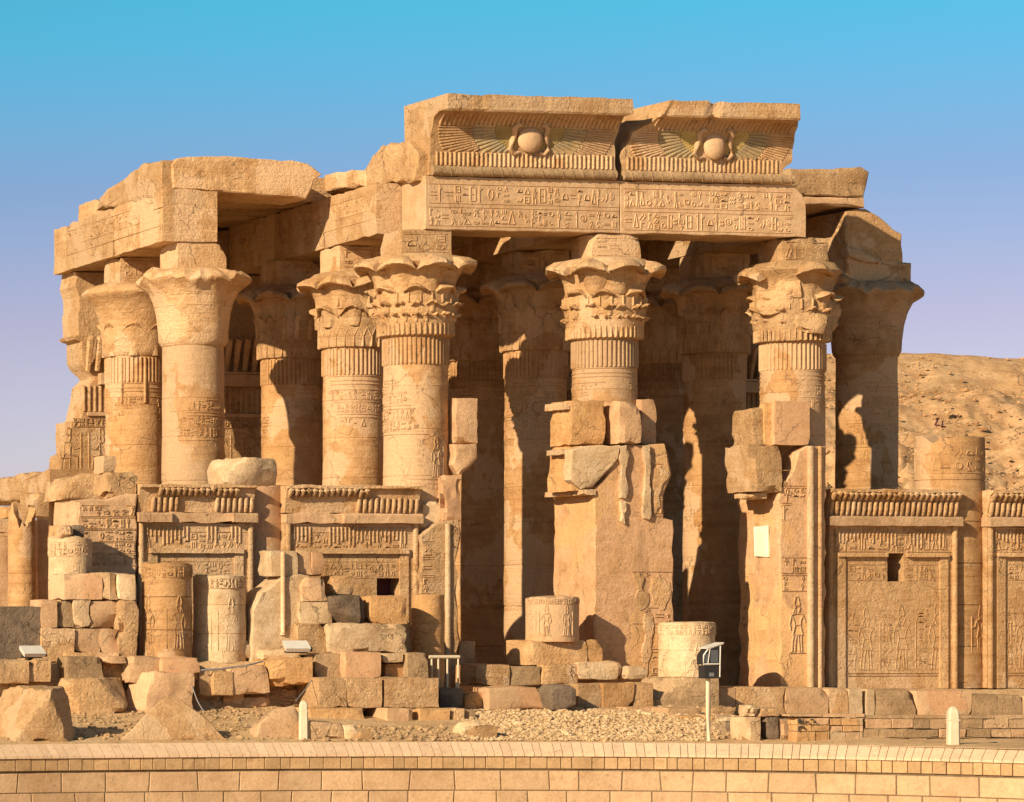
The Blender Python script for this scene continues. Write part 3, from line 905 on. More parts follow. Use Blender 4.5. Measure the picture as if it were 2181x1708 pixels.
# second row
column(411, ROW, 'bell', 'smooth bell-capital column under the left corner of the roof, chipped rim', 'shaft_patched', seed=24)
column(753, ROW, 'palm', 'lobed-capital column just left of the intact leafy front column', seed=25)
column(1140, ROW, 'palm_tall', 'half-shadowed column seen through the left central doorway', seed=26)
column(1521, ROW, 'palm_tall', 'shaded column with a long sliver of sunlight in the right central doorway', seed=27)
column(1845, ROW, 'bell', 'big shaded bell-capital column at the right end beside the desert hill', seed=28)
# third row
column(288, 2 * ROW, 'lotus_bell', 'slim-looking bell column with large leaf lobes, left edge of the temple', seed=29)
column(620, 2 * ROW, 'palm_tall', 'column carrying the round shadow of a capital, behind the white broken stone', seed=30)
column(1014, 2 * ROW, 'palm_tall', 'deeply shaded column right behind the intact leafy front column', seed=31)
column(1400, 2 * ROW, 'palm_tall', 'dark rear column glimpsed right of the pinkish door pier', seed=32)

# ---------------------------------------------------------------- broken column stumps
def stump(px, Y, r_px, y_top, y_bot, label, mat='shaft', seed=1, zb=None, figs=True, top_wear=.10, name='column_stump', steps=(), slant=0.0, group=None, bands=2):
    X, zt = XZ(px, y_top, Y); _, z0 = XZ(px, y_bot, Y)
    if zb is not None: z0 = zb
    R = r_px * ZC(X, Y) / F; H = zt - z0
    root = empty(name, (X, Y, z0)); tag(root, label, 'column stump', group)
    nz_ = max(4, int(H / .3))
    prof = [(R * (1.015 if i == 0 else 1.0), H * i / nz_) for i in range(nz_ + 1)]
    for d in [H * (j + 1) / (bands + 1) for j in range(bands)]: prof += [(R * 1.003, d - .02), (R * .975, d - .008), (R * .975, d + .008), (R * 1.003, d + .02)]
    prof.sort(key=lambda q: q[1])
    prof += [(R * .96, H + .01), (R * .5, H + .03)]
    def zf(z, t, r):
        if z > H - .5: z += (noise.noise(Vector((sin(t) * 1.6, cos(t) * 1.6, seed))) * top_wear + noise.noise(Vector((sin(t) * 5, cos(t) * 5, seed + 2))) * top_wear * .5 + slant * sin(t)) * (z - H + .5) * 2
        return z
    b = build(lathe_mb(prof, 56, .03, seed, zfun=zf), 'drum', M[mat], root, sharp=0.7)
    if figs:
        mb = MB(); sf = cyl_surf(R * 1.0); rnd = random.Random(seed)
        u = radians(-100) * R
        hh = min(H * .72, 1.6)
        while u < radians(85) * R:
            if noise.noise(Vector((u * .6, seed, 0))) < .25: figure(mb, sf, u, H * .14, hh, FIG_STAND, rnd.random() < .5, .042, .018)
            u += hh * .62
        glyph_rows(mb, sf, radians(-110) * R, radians(95) * R, H * .86, H * .97, seed, .035, .018, .5)
        c = build(mb, 'relief_carving', M[mat], b, flat=True, recalc=False); tag(c, kind='stuff')
    return root
stump(2021, 0, 71, 936, 1470, 'broken front column rising above the right screen walls, pale patch repairs', seed=41, zb=0, top_wear=.3, bands=5)
stump(545, 0, 66, 1038, 1480, 'plain engaged column stub between the two left screen walls', mat='plaster', seed=42, zb=0, figs=False, bands=1)

# ---------------------------------------------------------------- lintels and beams
XA, XC, XB = X_at(885, 0), X_at(1287, 0), X_at(1687, 0)
XD, XE = X_at(1845, ROW), X_at(411, ROW) - .42
YF = -.92
def architrave(x0, x1, label, seed, right_broken=False):
    Xa, Xb = X_at(x0, YF), X_at(x1, YF)
    root = empty('architrave', ((Xa + Xb) / 2, YF, Z_ARCH)); tag(root, label, 'stone lintel', 'carved lintel blocks over the central doorways')
    w = Xb - Xa
    P = [(-w / 2, 0), (w / 2, 0), (w / 2, 1.0), (w / 2 - (.12 if right_broken else 0), 1.35), (w / 2 - (.45 if right_broken else 0), 1.66), (-w / 2, 1.66)]
    body = link('beam', prism_mesh('beam', P, 1.84, .35, .02, seed, 'Y', .02, .02), M['lintel'], root)
    mb = MB(); sf = flat_surf(-w / 2, 0, 0)
    glyph_rows(mb, sf, .12, w - (.5 if right_broken else .08), .12, .70, seed, .036, .026, .42)
    glyph_rows(mb, sf, .12, w - (.5 if right_broken else .08), .82, 1.42, seed + 3, .036, .026, .42)
    c = build(mb, 'hieroglyph_rows', M['lintel'], root, flat=True, recalc=False); tag(c, kind='stuff')
    return root
architrave(905, 1320, 'carved lintel block with two hieroglyph rows over the left central doorway', 51)
architrave(1321, 1716, 'carved lintel block with two hieroglyph rows over the right central doorway, chipped corner', 52, True)

def cornice(x0, x1, label, seed, left_break, right_break):
    """torus, hollow cavetto with winged sun disc, flat fillet; the outline is cut back where the ends are broken"""
    Xa, Xb = X_at(x0, YF), X_at(x1, YF)
    w = Xb - Xa; H0, HL, HT = 0.30, 1.90, 2.42; OUT = .85
    root = empty('cornice_block', ((Xa + Xb) / 2, YF, 16.08)); tag(root, label, 'cornice', 'cornice blocks with winged discs')
    def cav(t):                                   # t 0..1 up the hollow
        return -OUT * (1 - sqrt(max(0, 1 - (t * .985) ** 3.2))), H0 + (HL - H0) * t
    sec = [(1.9, H0 - .28), (1.9, HT), (-OUT - .10, HT), (-OUT - .12, HL + .06), (-OUT - .08, HL)] + [cav(1 - i / 12) for i in range(13)] + [(0.0, H0 - .28)]
    nx = 72; vs = []
    for i in range(nx + 1):
        for (y, z) in sec:
            u = i / nx
            x = -w / 2 + w * u
            lb, rb_ = left_break(y, z), right_break(y, z)
            lo, hi = -w / 2 + lb, w / 2 - rb_
            x = lo + (hi - lo) * u
            jit = (1 - min(1, 6 * min(u, 1 - u)))
            x += jit * .12 * noise.noise(Vector((y * 2.1, z * 2.1, seed + (0 if u < .5 else 9))))
            yy = y + (.02 * noise.noise(Vector((x * 1.5, z * 2, seed))))
            zz = z + (.05 * max(-.6, noise.noise(Vector((x * 1.2, y, seed + 3)))) if z > HL + .1 else 0)
            bite = max(0, noise.noise(Vector((x * 1.9, seed, 1))) - .22) * .35 if z > HL - .05 and y < -.5 else 0
            yy += bite; zz += bite * (.5 if z < HL + .2 else -.6)
            vs.append((x, yy, zz))
    n = len(sec); fs = []
    for i in range(nx):
        for k in range(n):
            a, b = i * n + k, i * n + (k + 1) % n
            fs.append((a, b, b + n, a + n))
    fs.append(tuple(range(n))); fs.append(tuple(range(nx * n, nx * n + n))[::-1])
    link('cavetto', mesh_of('cavetto', vs, fs, sharp=.45), M['gold'], root)
    # torus roll
    mb = MB(); pts = [(-w / 2 + .05 + (w - .1) * i / 30, -.06 + .015 * noise.noise(Vector((i * .5, seed, 0))), .14) for i in range(31)]
    tube(mb, pts, [.155 * (1 + .10 * noise.noise(Vector((i * .9, seed, 4)))) for i in range(31)], 12)
    tr = build(mb, 'torus_roll', M['grey'], root, sharp=1.0)
    g = MB()
    for i in range(int(w / .34)):
        x = -w / 2 + .2 + i * .34
        strokes(g, [[(x + .05 * math.cos(q * .8) + .18 * q / 6, 0) for q in ()]], None) if False else None
        ln = [Vector((x + .16 * q / 5, -.06 - .158 * sin(pi * q / 5), .14 + .158 * cos(pi * q / 5))) for q in range(6)]
        tube(g, ln, .018, 4)
    c = build(g, 'binding_cord', M['grey'], tr, sharp=1.0); tag(c, kind='stuff')
    def sf(u, t):                                  # surface of the hollow, u from the centre, t up
        y, z = cav(max(0, min(1, t))); y2, z2 = cav(max(0, min(1, t + .02))); y1, z1 = cav(max(0, t - .02))
        d = Vector((0, y2 - y1, z2 - z1)).normalized(); nrm = Vector((0, -d.z, d.y))
        if nrm.y > 0: nrm = -nrm
        return Vector((u, y, z)), nrm
    def lim(u, t):
        y, z = cav(t); return -w / 2 + left_break(y, z) + .1 < u < w / 2 - right_break(y, z) - .1
    ribs = MB(); m = int(w / .15)
    for i in range(m):
        u = -w / 2 + .08 + i * .15
        top = .27 - .02 * noise.noise(Vector((u, 0, seed)))
        if lim(u, .1): strokes(ribs, [[(u, t) for t in (.02, .1, .18, top)]], sf, .085, .045)
        if lim(u, .9): strokes(ribs, [[(u, t) for t in (.80, .86, .91, .95, .985)]], sf, .085, .06)
    c = build(ribs, 'cavetto_ribs', M['gold'], root, flat=True, recalc=False); tag(c, kind='stuff')
    # wings: feathers fanning from the disc
    cu, ct = .15, .56
    wings = {1: MB(), 2: MB(), 3: MB()}
    for side in (-1, 1):
        for k in range(34):
            ang = radians(-62 + k * 2.95)
            L = w * .5 * (0.98 if side < 0 else .9)
            for layer, (r0, r1) in ((2, (.58, 1.15)), (3, (1.2, 1.9)), (1, (1.95, L))):
                if layer != 1 and (k % 2): continue
                ln = []
                for q in range(7):
                    r = r0 + (r1 - r0) * q / 6
                    du = r * cos(ang); dt = r * sin(ang) / 1.6
                    t = ct + .20 + dt * .62
                    if .29 < t < .80 and lim(cu + side * du, t): ln.append((cu + side * du, t))
                if len(ln) > 1: strokes(wings[layer], [ln], sf, .085 if layer == 1 else .13, .04)
    for layer, mt in ((1, 'gold'), (2, 'ochre'), (3, 'blue')):
        if wings[layer].v:
            c = build(wings[layer], 'wing_feathers', M[mt], root, flat=True, recalc=False); tag(c, kind='stuff')
    p, nn = sf(cu, ct)
    sph = bmesh.new(); bmesh.ops.create_uvsphere(sph, u_segments=24, v_segments=16, radius=.41)
    for f in sph.faces: f.smooth = True
    me = bpy.data.meshes.new('sun_disc'); sph.to_mesh(me); sph.free()
    d = link('sun_disc', me, M['plaster'], root, p + nn * .08); d.scale = (1, .55, 1.02) if seed == 61 else (.88, .50, 1.05); d.location.z -= 0 if seed == 61 else .06
    for side in (-1, 1):
        mb = MB(); ln = []
        for (u, t) in ((.34, .30), (.50, .27), (.62, .36), (.60, .52), (.52, .64), (.56, .76), (.44, .86), (.34, .82)):
            q, qn = sf(cu + side * u, t); ln.append(q + qn * .06)
        tube(mb, ln, [.05, .075, .09, .09, .08, .10, .09, .05], 8)
        build(mb, 'uraeus', M['plaster'], root, sharp=1.2)
    return root
cornice(915, 1312, 'larger left cornice block with a winged disc, squared right end', 61,
        lambda y, z: 0.0 + (.18 if z > 1.9 else 0) * (1 if y < 0 else -.2), lambda y, z: -.10 if z > 1.9 and y < 0 else .05)
cornice(1322, 1690, 'smaller right cornice block with a winged disc, its upper left corner broken away', 62,
        lambda y, z: (.05 + max(0, (z - .9)) * .58 + (.25 if y < -.3 else 0)) if z > .9 else .02, lambda y, z: .30 if z > 1.85 else (.02 + .25 * abs(z - 1.3) ** 1.5 + (.3 if z < .6 else 0) * (1 - z)))

def depth_beam(X, y0, y1, label, seed, h=1.65, w=1.85, mat='gold', glyph=True):
    root = empty('beam', (X, y0, Z_ARCH)); tag(root, label, 'stone beam', 'beams running back over the column rows')
    n = max(1, round((y1 - y0) / 4.6)); L = (y1 - y0) / n
    for i in range(n):
        me = rock_mesh('beam_block', w, L - .02, h, nseed(), .03, 0, .4)
        link('beam_block', me, M[mat], root, (0, L * (i + .5), 0))
    if glyph:
        mb = MB(); sf = side_surf(-w / 2 - .002, y1 - y0, 0)
        glyph_rows(mb, sf, .2, y1 - y0 - .3, h * .50, h * .82, seed, .03, .018, .6, fill=.7, skip=lambda u, v: noise.noise(Vector((u * .4, seed, v))) > .12)
        strokes(mb, [[(.1, h * .32), (y1 - y0 - .2, h * .32)]], sf, .03, .02)
        c = build(mb, 'relief_carving', M[mat], root, flat=True, recalc=False); tag(c, kind='stuff')
    return root
depth_beam(XA, .95, 14.2, 'beam running back from the intact leafy front column, sunlit on its left side', 71)
depth_beam(XC, .95, 14.2, 'beam running back above the middle of the two central doorways', 72)
depth_beam(XB, .95, 14.2, 'beam running back from the battered front column', 73)
depth_beam(XE, ROW - .92, 14.2, 'leftmost sunlit beam running back from the chipped bell-capital column', 74)
# right end beam with its broken, rounded end
YD = ROW - .92
slab_front('beam', [(1800, 547), (1800, 449), (1842, 446), (1872, 461), (1903, 490), (1921, 498), (1923, 565), (1860, 575)], YD, 9.6, 'gold',
           'broken beam end above the big bell-capital column at the right, corner rounded off', 'stone beam', 'beams running back over the column rows', jit=.06)
slab_front('stone_block', [(1803, 545), (1940, 560), (1941, 612), (1803, 612)], YD - .05, 1.9, 'gold', 'block on top of the big right bell capital, under the broken beam end', 'stone block', jit=.03)
slab_front('stone_block', [(1803, 526), (1832, 531), (1878, 557), (1862, 561), (1838, 557), (1806, 545)], YD - .22, .5, 'pale', 'pale chipped wedge of stone at the foot of the broken right beam end', 'stone block', jit=.03, wob=.02)

# ---------------------------------------------------------------- roof slabs and rubble on top of the beams
ZR = Z_TOP
slab_front('roof_slab', [(1680, 358), (1718, 361), (1753, 360), (1795, 357), (1833, 356), (1850, 366), (1845, 392), (1839, 418), (1690, 418), (1684, 385)], ROW - 1.15, 3.6, 'gold',
           'rough roof slab at the right, upper course, spanning to the broken beam end', 'roof slab', jit=.05)
slab_front('roof_slab', [(1700, 419), (1840, 419), (1841, 443), (1803, 438), (1700, 437)], ROW - 1.1, 3.6, 'pink',
           'thin dressed roof slab at the right directly under the rough course', 'roof slab', jit=.02)
slab_front('roof_slab', [(370, 400), (366, 350), (378, 337), (440, 333), (560, 338), (640, 344), (656, 348), (686, 372), (668, 384), (664, 400), (652, 423), (560, 415)], ROW - .75, 2.2, 'gold',
           'big smooth roof slab at the upper left bridging two beams, its right end slanting', 'roof slab', jit=.03, wob=.04)
slab_front('stone_block', [(344, 441), (344, 404), (352, 400), (372, 404), (392, 400), (428, 404), (437, 418), (444, 441)], YD + .02, .9, 'gold',
           'crumbled block on the front end of the leftmost beam, under the smooth slab', 'stone block', jit=.05)
slab_side('roof_slab', [(343, 342), (343, 425), (205, 447), (213, 420), (227, 404), (247, 392), (277, 367), (300, 350)], XE - .90, 1.8, 'gold',
          'sloping broken roof course along the top of the leftmost beam', 'roof slab', jit=.05)
slab_side('stone_block', [(690, 373), (755, 363), (776, 363), (778, 397), (690, 409)], XA - .35, 1.2, 'gold', 'low worn block on the middle beam, left of the rubble heap', 'stone block', jit=.03)
slab_side('stone_block', [(772, 368), (792, 332), (812, 309), (868, 299), (888, 330), (884, 384), (780, 397)], XA - .30, 1.1, 'rough', 'rough lump of masonry propped against the left end of the larger cornice', 'stone block', jit=.09, wob=.10)
slab_side('stone_block', [(645, 398), (690, 384), (690, 410), (640, 420)], XA - .40, 1.2, 'gold', 'low sunlit block at the far left of the middle beam top', 'stone block', jit=.03)
def roof():  # mostly hidden slabs, added to block light from the rear hall
    root = empty('hall_shade_roof', (XC, ROW, ZR)); tag(root, 'flat roof of long slabs, mostly hidden, added over the hall to keep it dark', 'roof')
    for Xl, Xr, y0, y1, n in ((XE, XA, ROW + 1.6, 15.9, 4), (XA, XC, ROW - .6, 15.9, 4), (XC, XB, ROW - .2, 15.9, 4), (XB, XD, ROW + 2.6, 15.9, 2)):
        for i in range(n):
            L = (y1 - y0) / n
            me = rock_mesh('roof_slab', Xr - Xl - .1, L - .03, .85, nseed(), .05, 1, .6)
            link('roof_slab', me, M['gold'], root, ((Xl + Xr) / 2 - XC, y0 + L * (i + .5) - ROW, .02))
roof()

# ---------------------------------------------------------------- back wall of the hall
YB = 14.2
def back_wall():
    xl = X_at(150, YB); xr = X_at(1690, YB)
    root = empty('back_wall', ((xl + xr) / 2, YB, 0)); tag(root, 'carved rear wall of the hall seen dark between the columns, stepped ruined left end', 'wall')
    o = root.location
    q = [XZ(a, b, YB) for a, b in [(162, 588), (158, 610), (166, 632), (167, 660), (164, 668), (165, 712), (156, 716), (160, 722), (172, 726), (173, 770), (180, 784), (198, 800), (200, 806), (184, 822), (181, 850), (174, 876), (168, 896), (150, 897), (149, 930), (151, 962), (136, 970), (133, 1004), (108, 1012), (107, 1130)]]
    z0 = 0
    P = [(x - o.x, z) for x, z in q]; P = [(xr - o.x, z0), (xr - o.x, 14.39)] + [(P[0][0], 14.39)] + P + [(P[-1][0], z0)]
    link('wall', prism_mesh('wall', P, 1.7, .5, .04, 8, 'Y', .05, .03), M['gold'], root, (0, 0, 0))
    w = xr - xl
    # cornice band: cavetto with heads, fascia, ribs below
    def zz(py): return HC + (YH - py) * 122.5 / F
    mb = MB(); mb.box(xl + 1.2 - o.x, xr - o.x, -.42, 0, zz(790), zz(785)); mb.box(xl + 1.0 - o.x, xr - o.x, -.38, 0, zz(815), zz(791))
    mb.box(xl + .6 - o.x, xr - o.x, -.12, 0, zz(882), zz(874)); build(mb, 'fascia', M['pink'], root)
    mb = MB(); n = int(w / .34)
    for i in range(n):
        x = xl + .6 + i * .34 - o.x
        tube(mb, [(x, -.12, zz(785)), (x, -.26, zz(755)), (x, -.40, zz(728)), (x, -.50, zz(714))], [.09, .11, .13, .12], 6)
    c = build(mb, 'cobra_frieze', M['gold'], root, sharp=.9); tag(c, kind='stuff')
    mb = MB()
    for i in range(int(w / .2)):
        x = xl + .5 + i * .2 - o.x
        strokes(mb, [[(x, 0), (x, zz(818) - zz(872))]], flat_surf(0, 0, zz(872)), .10, .06)
    glyph_rows(mb, flat_surf(xl - o.x, 0, 0), .1, w - .2, zz(905), zz(888), 81, .05, .04)
    sf = flat_surf(xl - o.x, 0, 0); rnd = random.Random(9)
    u = -.5
    while u < 9:
        figure(mb, sf, u, zz(1000), 1.75, rnd.choice((FIG_STAND, FIG_SIT)), rnd.random() < .5, .06, .025); u += 1.1
    u = .2
    c = build(mb, 'relief_carving', M['gold'], root, flat=True, recalc=False); tag(c, kind='stuff')
back_wall()
def wall_head(xl, xr, where):
    me = rock_mesh('beam', xr - xl, 1.5, 1.62, nseed(), .05, 0, .8)
    tag(link('beam', me, M['gold'], None, ((xl + xr) / 2, YB + .85, Z_ARCH + .0)), where, 'stone beam')
wall_head(XE - .9, XA, 'dark cross beam on the rear wall under the big smooth roof slab')
wall_head(XA + .02, XC, 'dark cross beam on the rear wall behind the left doorway')
wall_head(XC + .02, XB + .9, 'dark cross beam on the rear wall behind the right doorway')
# ---------------------------------------------------------------- screen walls between the front columns
COBRA = {}
def cobra_mesh(part):
    if part not in COBRA:
        mb = MB()
        if part == 'body': tube(mb, [(0, -.00, 0), (0, -.05, .10), (0, -.10, .24), (0, -.15, .42)], [.045, .075, .08, .055], 7)
        else: tube(mb, [(0, -.12, .46), (0, -.24, .56), (0, -.34, .66), (0, -.31, .74)], [.05, .085, .085, .04], 7)
        COBRA[part] = mesh_of('cobra_' + part, mb.v, mb.f, sharp=1.0)
    return COBRA[part]
def screen_wall(x0, x1, label, seed, hole=None, hole_mat=None, missing=lambda i, n: False, fascia_gap=None, lintel=(1172, 1180), inner=True, Y=-1.16, mat='gold', figs=True, zt=6.36, heads_missing=lambda i, n: False):
    Xa, Xb = X_at(x0, Y), X_at(x1, Y); w = Xb - Xa
    root = empty('screen_wall', ((Xa + Xb) / 2, Y, 0)); tag(root, label, 'screen wall', 'screen walls between the front columns')
    z1 = 5.20
    zc = ZC((Xa + Xb) / 2, Y)
    zp = lambda py: HC + (YH - py) * zc / F
    xp = lambda px: X_at(px, Y) - (Xa + Xb) / 2
    mb = MB()
    if hole:
        hx0, hx1, hz0, hz1 = xp(hole[0]), xp(hole[2]), zp(hole[3]), zp(hole[1])
        gx = [-w / 2, hx0, hx1, w / 2]; gz = [0, hz0, hz1, z1]
        for y, rev in ((0, False), (1.1, True)):
            if True:
                vs = [(x, y, z) for z in gz for x in gx]; fs = []
                for j in range(3):
                    for i in range(3):
                        if (i, j) == (1, 1): continue
                        a = j * 4 + i; f = (a, a + 1, a + 5, a + 4); fs.append(f[::-1] if rev else f)
                mb.add(vs, fs)
        D = 1.1
        mb.add([(hx0, 0, hz0), (hx1, 0, hz0), (hx1, 0, hz1), (hx0, 0, hz1), (hx0, D, hz0), (hx1, D, hz0), (hx1, D, hz1), (hx0, D, hz1)],
               [(0, 4, 5, 1), (1, 5, 6, 2), (2, 6, 7, 3), (3, 7, 4, 0)])
        mb.add([(-w / 2, 0, 0), (w / 2, 0, 0), (w / 2, 0, z1), (-w / 2, 0, z1), (-w / 2, 1.1, 0), (w / 2, 1.1, 0), (w / 2, 1.1, z1), (-w / 2, 1.1, z1)],
               [(0, 3, 7, 4), (1, 5, 6, 2), (3, 2, 6, 7), (0, 4, 5, 1)])
        build(mb, 'wall', M[mat], root, flat=True, recalc=False)
        if hole_mat:
            m2 = MB(); m2.box(hx0 + .01, hx1 - .01, .75, .9, hz0 + .01, hz1 - .01); build(m2, 'niche_back', M[hole_mat], root)
    else:
        link('wall', rock_mesh('wall', w, 1.1, z1, nseed(), .02, 0, .6), M[mat], root, (0, .55, 0))
    # fascia and hollow cornice
    def strip(name, xa, xb, sec, mt, amp=.02):
        n = max(2, int((xb - xa) / .22)); vs = []; m = len(sec)
        for i in range(n + 1):
            x = xa + (xb - xa) * i / n
            for k, (y, z) in enumerate(sec):
                j = noise.noise(Vector((x * 2.3, k * .7, seed))) * amp + noise.noise(Vector((x * 6.1, k, seed + 2))) * amp * .6
                vs.append((x, y - j * .8, z + j))
        fs = [(i * m + k, i * m + (k + 1) % m, (i + 1) * m + (k + 1) % m, (i + 1) * m + k) for i in range(n) for k in range(m)]
        fs += [tuple(range(m))[::-1], tuple(range(n * m, n * m + m))]
        return link(name, mesh_of(name, vs, fs, sharp=.6), M[mt], root)
    if fascia_gap:
        a, b = fascia_gap
        segs = [(-w / 2 - .05, -w / 2 + w * a, .30, .02), (-w / 2 + w * a, -w / 2 + w * b, .14, .07), (-w / 2 + w * b, w / 2 + .05, .30, .02)]
    else: segs = [(-w / 2 - .05, w / 2 + .05, .30, .025)]
    for xa, xb, out, amp in segs:
        if xb - xa > .05: strip('fascia', xa, xb, [(1.05, z1 + .002), (1.05, z1 + .30), (-out * .8, z1 + .30), (-out, z1 + .24), (-out, z1 + .002)], 'pink', amp)
    sec = [(1.04, z1 + .305), (1.04, zt), (-.36, zt), (-.36, zt - .09), (-.20, zt - .14), (-.13, zt - .35), (-.04, zt - .62), (0, z1 + .305)]
    strip('cavetto', -w / 2, w / 2, sec, 'gold', .05)
    n = int(w / .185)
    for i in range(n):
        s = .96 + .1 * noise.noise(Vector((i * 1.7, seed, 0)))
        for part, miss in (('body', missing), ('head', heads_missing)):
            if miss(i, n): continue
            o = link('cobra_' + part, cobra_mesh(part), M['gold'], root, (-w / 2 + (i + .5) * w / n, -.02, z1 + .33)); o.scale = (.98, 1.0, 1.10 * s)
    # side rolls and inner frame
    mb = MB(); tube(mb, [(-w / 2 + .10, -.05, 0), (-w / 2 + .10, -.05, z1)], .09, 10); build(mb, 'torus_roll', M['gold'], root, sharp=1)
    mb = MB(); tube(mb, [(w / 2 - .10, -.05, 0), (w / 2 - .10, -.05, z1)], .09, 10); build(mb, 'torus_roll', M['gold'], root, sharp=1)
    if inner:
        zl = zp(lintel[1]); zl2 = zp(lintel[0])
        fw = .28
        for sx in (-1, 1):
            m2 = MB(); xa = sx * (w / 2 - .34); m2.box(min(xa, xa - sx * fw), max(xa, xa - sx * fw), -.07, .01, .0, zl - .01)
            build(m2, 'frame_jamb', M['gold'], root)
        gaps = [(-w / 2 + .35, w / 2 - .35)]
        if hole and zp(hole[1]) > zl: gaps = [(-w / 2 + .35, xp(hole[0]) - .05), (xp(hole[2]) + .05, w / 2 - .35)]
        for xa, xb in gaps: strip('frame_lintel', xa, xb, [(.01, zl), (.01, zl2 + .04), (-.14, zl2 + .04), (-.16, zl)], 'gold', .015)
    # carving
    mb = MB(); sf = flat_surf(-w / 2, -.003, 0); rnd = random.Random(seed)
    inh = (lambda u, v: hole and xp(hole[0]) - .1 < u - w / 2 < xp(hole[2]) + .1 and zp(hole[3]) - .1 < v < zp(hole[1]) + .1)
    for i in range(int((w - .6) / .13)):
        u = .3 + i * .13
        if noise.noise(Vector((u * 1.3, seed, 1))) < .2: strokes(mb, [[(u, z1 - .12), (u, z1 - .35 - .35 * rnd.random())]], sf, .06, .045)
    glyph_rows(mb, sf, .25, w - .25, z1 - .82, z1 - .28, seed, .04, .026, .5, skip=lambda u, v: inh(u, v) or noise.noise(Vector((u * .8, v, seed))) > .25)
    if figs:
        zl = zp(lintel[1])
        glyph_rows(mb, sf, .75, w - .75, zl - .75, zl - .25, seed + 2, .034, .018, .5, skip=inh)
        u = .8
        while u < w - 1.2:
            h = rnd.uniform(2.0, 2.4)
            if True: figure(mb, sf, u, max(.55, zl - 3.6), h, rnd.choice((FIG_STAND, FIG_STAND, FIG_SIT)), rnd.random() < .5, .042, .014)
            for q in range(5): glyph_rows(mb, sf, u - .1, u + .3, max(.55, zl - 3.6) + h * (.05 + .18 * q), max(.55, zl - 3.6) + h * (.19 + .18 * q), rnd.randrange(9999), .032, .014, frame=False)
            u += h * .5 + .2
        strokes(mb, [[(.7, .5), (w - .7, .5)], [(.7, .42), (w - .7, .42)]], sf, .035, .03)
    c = build(mb, 'relief_carving', M[mat], root, flat=True, recalc=False); tag(c, kind='stuff')
    return root
screen_wall(293, 539, 'leftmost screen wall behind the two carved stumps, fascia broken in the middle', 91, missing=lambda i, n: i < 2 or .30 < i / n < .62, heads_missing=lambda i, n: i < 3 or i > n - 4, fascia_gap=(.27, .80), lintel=(1170, 1178))
screen_wall(606, 890, 'screen wall with a small maroon niche, cobra frieze half worn away', 92, hole=(802, 1231, 852, 1268), hole_mat='maroon', missing=lambda i, n: i < n * .52, heads_missing=lambda i, n: i > n * .58, fascia_gap=(.0, .42), lintel=(1170, 1179))
screen_wall(1760, 2037, 'screen wall with a small dark square window and complete cobra frieze', 93, hole=(1889, 1178, 1925, 1238), lintel=(1180, 1186))
screen_wall(2101, 2330, 'screen wall cut off by the right edge of the photo', 94, lintel=(1180, 1186))

# ================================================================ DOOR PIERS
def pier(pts, Y, depth, label, mat, seed):
    q = [XZ(a, b, Y) for a, b in pts]
    mx = sum(a for a, _ in q) / len(q)
    root = empty('door_pier', (mx, Y, 0)); tag(root, label, 'door pier')
    link('body', prism_mesh('body', [(a - mx, max(0, b)) for a, b in q], depth, .30, .06, seed, 'Y', .04, .07), M[mat], root)
    return root, mx
def roll(root, px, Y, y0, y1, r, mat='pale', out=.03, broken=0.0, seed=1):
    X, z1 = XZ(px, y0, Y); _, z0 = XZ(px, y1, Y); z0 = max(z0, 0)
    mb = MB(); n = max(2, int((z1 - z0) / .3))
    pts = []; rs = []
    for i in range(n + 1):
        pts.append((X, Y - out, z0 + (z1 - z0) * i / n)); rs.append(r * (1 + broken * noise.noise(Vector((i * .9, seed, 0)))))
    tube(mb, pts, rs, 10)
    mb.v = [(x - root.location.x, y - root.location.y, z - root.location.z) for x, y, z in mb.v]
    return build(mb, 'torus_roll', M[mat], root, sharp=1.0)
def carve_on(root, x0, y0, x1, y1, Y, seed, rows=3, figs=0, mat='gold', fill=.8, w=.04, h=.03, patch=None):
    Xa, za = XZ(x0, y1, Y); Xb, zb = XZ(x1, y0, Y)
    mb = MB(); L = root.location; sf = flat_surf(Xa - L.x, Y - L.y - .004, za - L.z)
    W, H = Xb - Xa, zb - za
    sk = (lambda u, v: noise.noise(Vector((u * .8 + seed, v * .8, 0))) > patch) if patch is not None else None
    if figs:
        for i in range(figs): figure(mb, sf, W * i / figs, 0, min(H * .6, 2.2), (FIG_STAND, FIG_SIT)[i % 2], i % 2 == 1, w * 1.2, h * 1.2)
        v0 = min(H * .6, 2.2) * 1.05
    else: v0 = 0
    rh = (H - v0) / max(rows, 1)
    for r in range(rows): glyph_rows(mb, sf, 0, W, v0 + rh * r + rh * .06, v0 + rh * (r + 1) - rh * .06, seed + r, w, h, fill=fill, skip=sk)
    c = build(mb, 'relief_carving', M[mat], root, flat=True, recalc=False); tag(c, kind='stuff')

pc, _ = pier([(1265, 1475), (1265, 1042), (1300, 1000), (1322, 950), (1366, 946), (1416, 944), (1429, 1010), (1411, 1055), (1414, 1104), (1433, 1108), (1433, 1475)],
             -1.75, 2.9, 'tall broken door pier between the central doorways, coated with pinkish plaster in front', 'pier', 201)
def scar(root, pts, Y, mat='gold', d=.04):
    q = [XZ(a, b, Y) for a, b in pts]; mx = sum(a for a, _ in q) / len(q); mz = sum(b for _, b in q) / len(q)
    me = prism_mesh('plaster_scar', [(a - mx, b - mz) for a, b in q], d, .10, .07, nseed(), 'Y', wob=.03, bev=.012, face_amp=.02)
    L = root.location
    link('plaster_scar', me, M[mat], root, (mx - L.x, Y - d + .01 - L.y, mz - L.z))
scar(pc, [(1315, 950), (1330, 948), (1332, 990), (1329, 1032), (1333, 1050), (1328, 1062), (1318, 1060), (1316, 1020), (1318, 985)], -1.75, 'pale', .15)
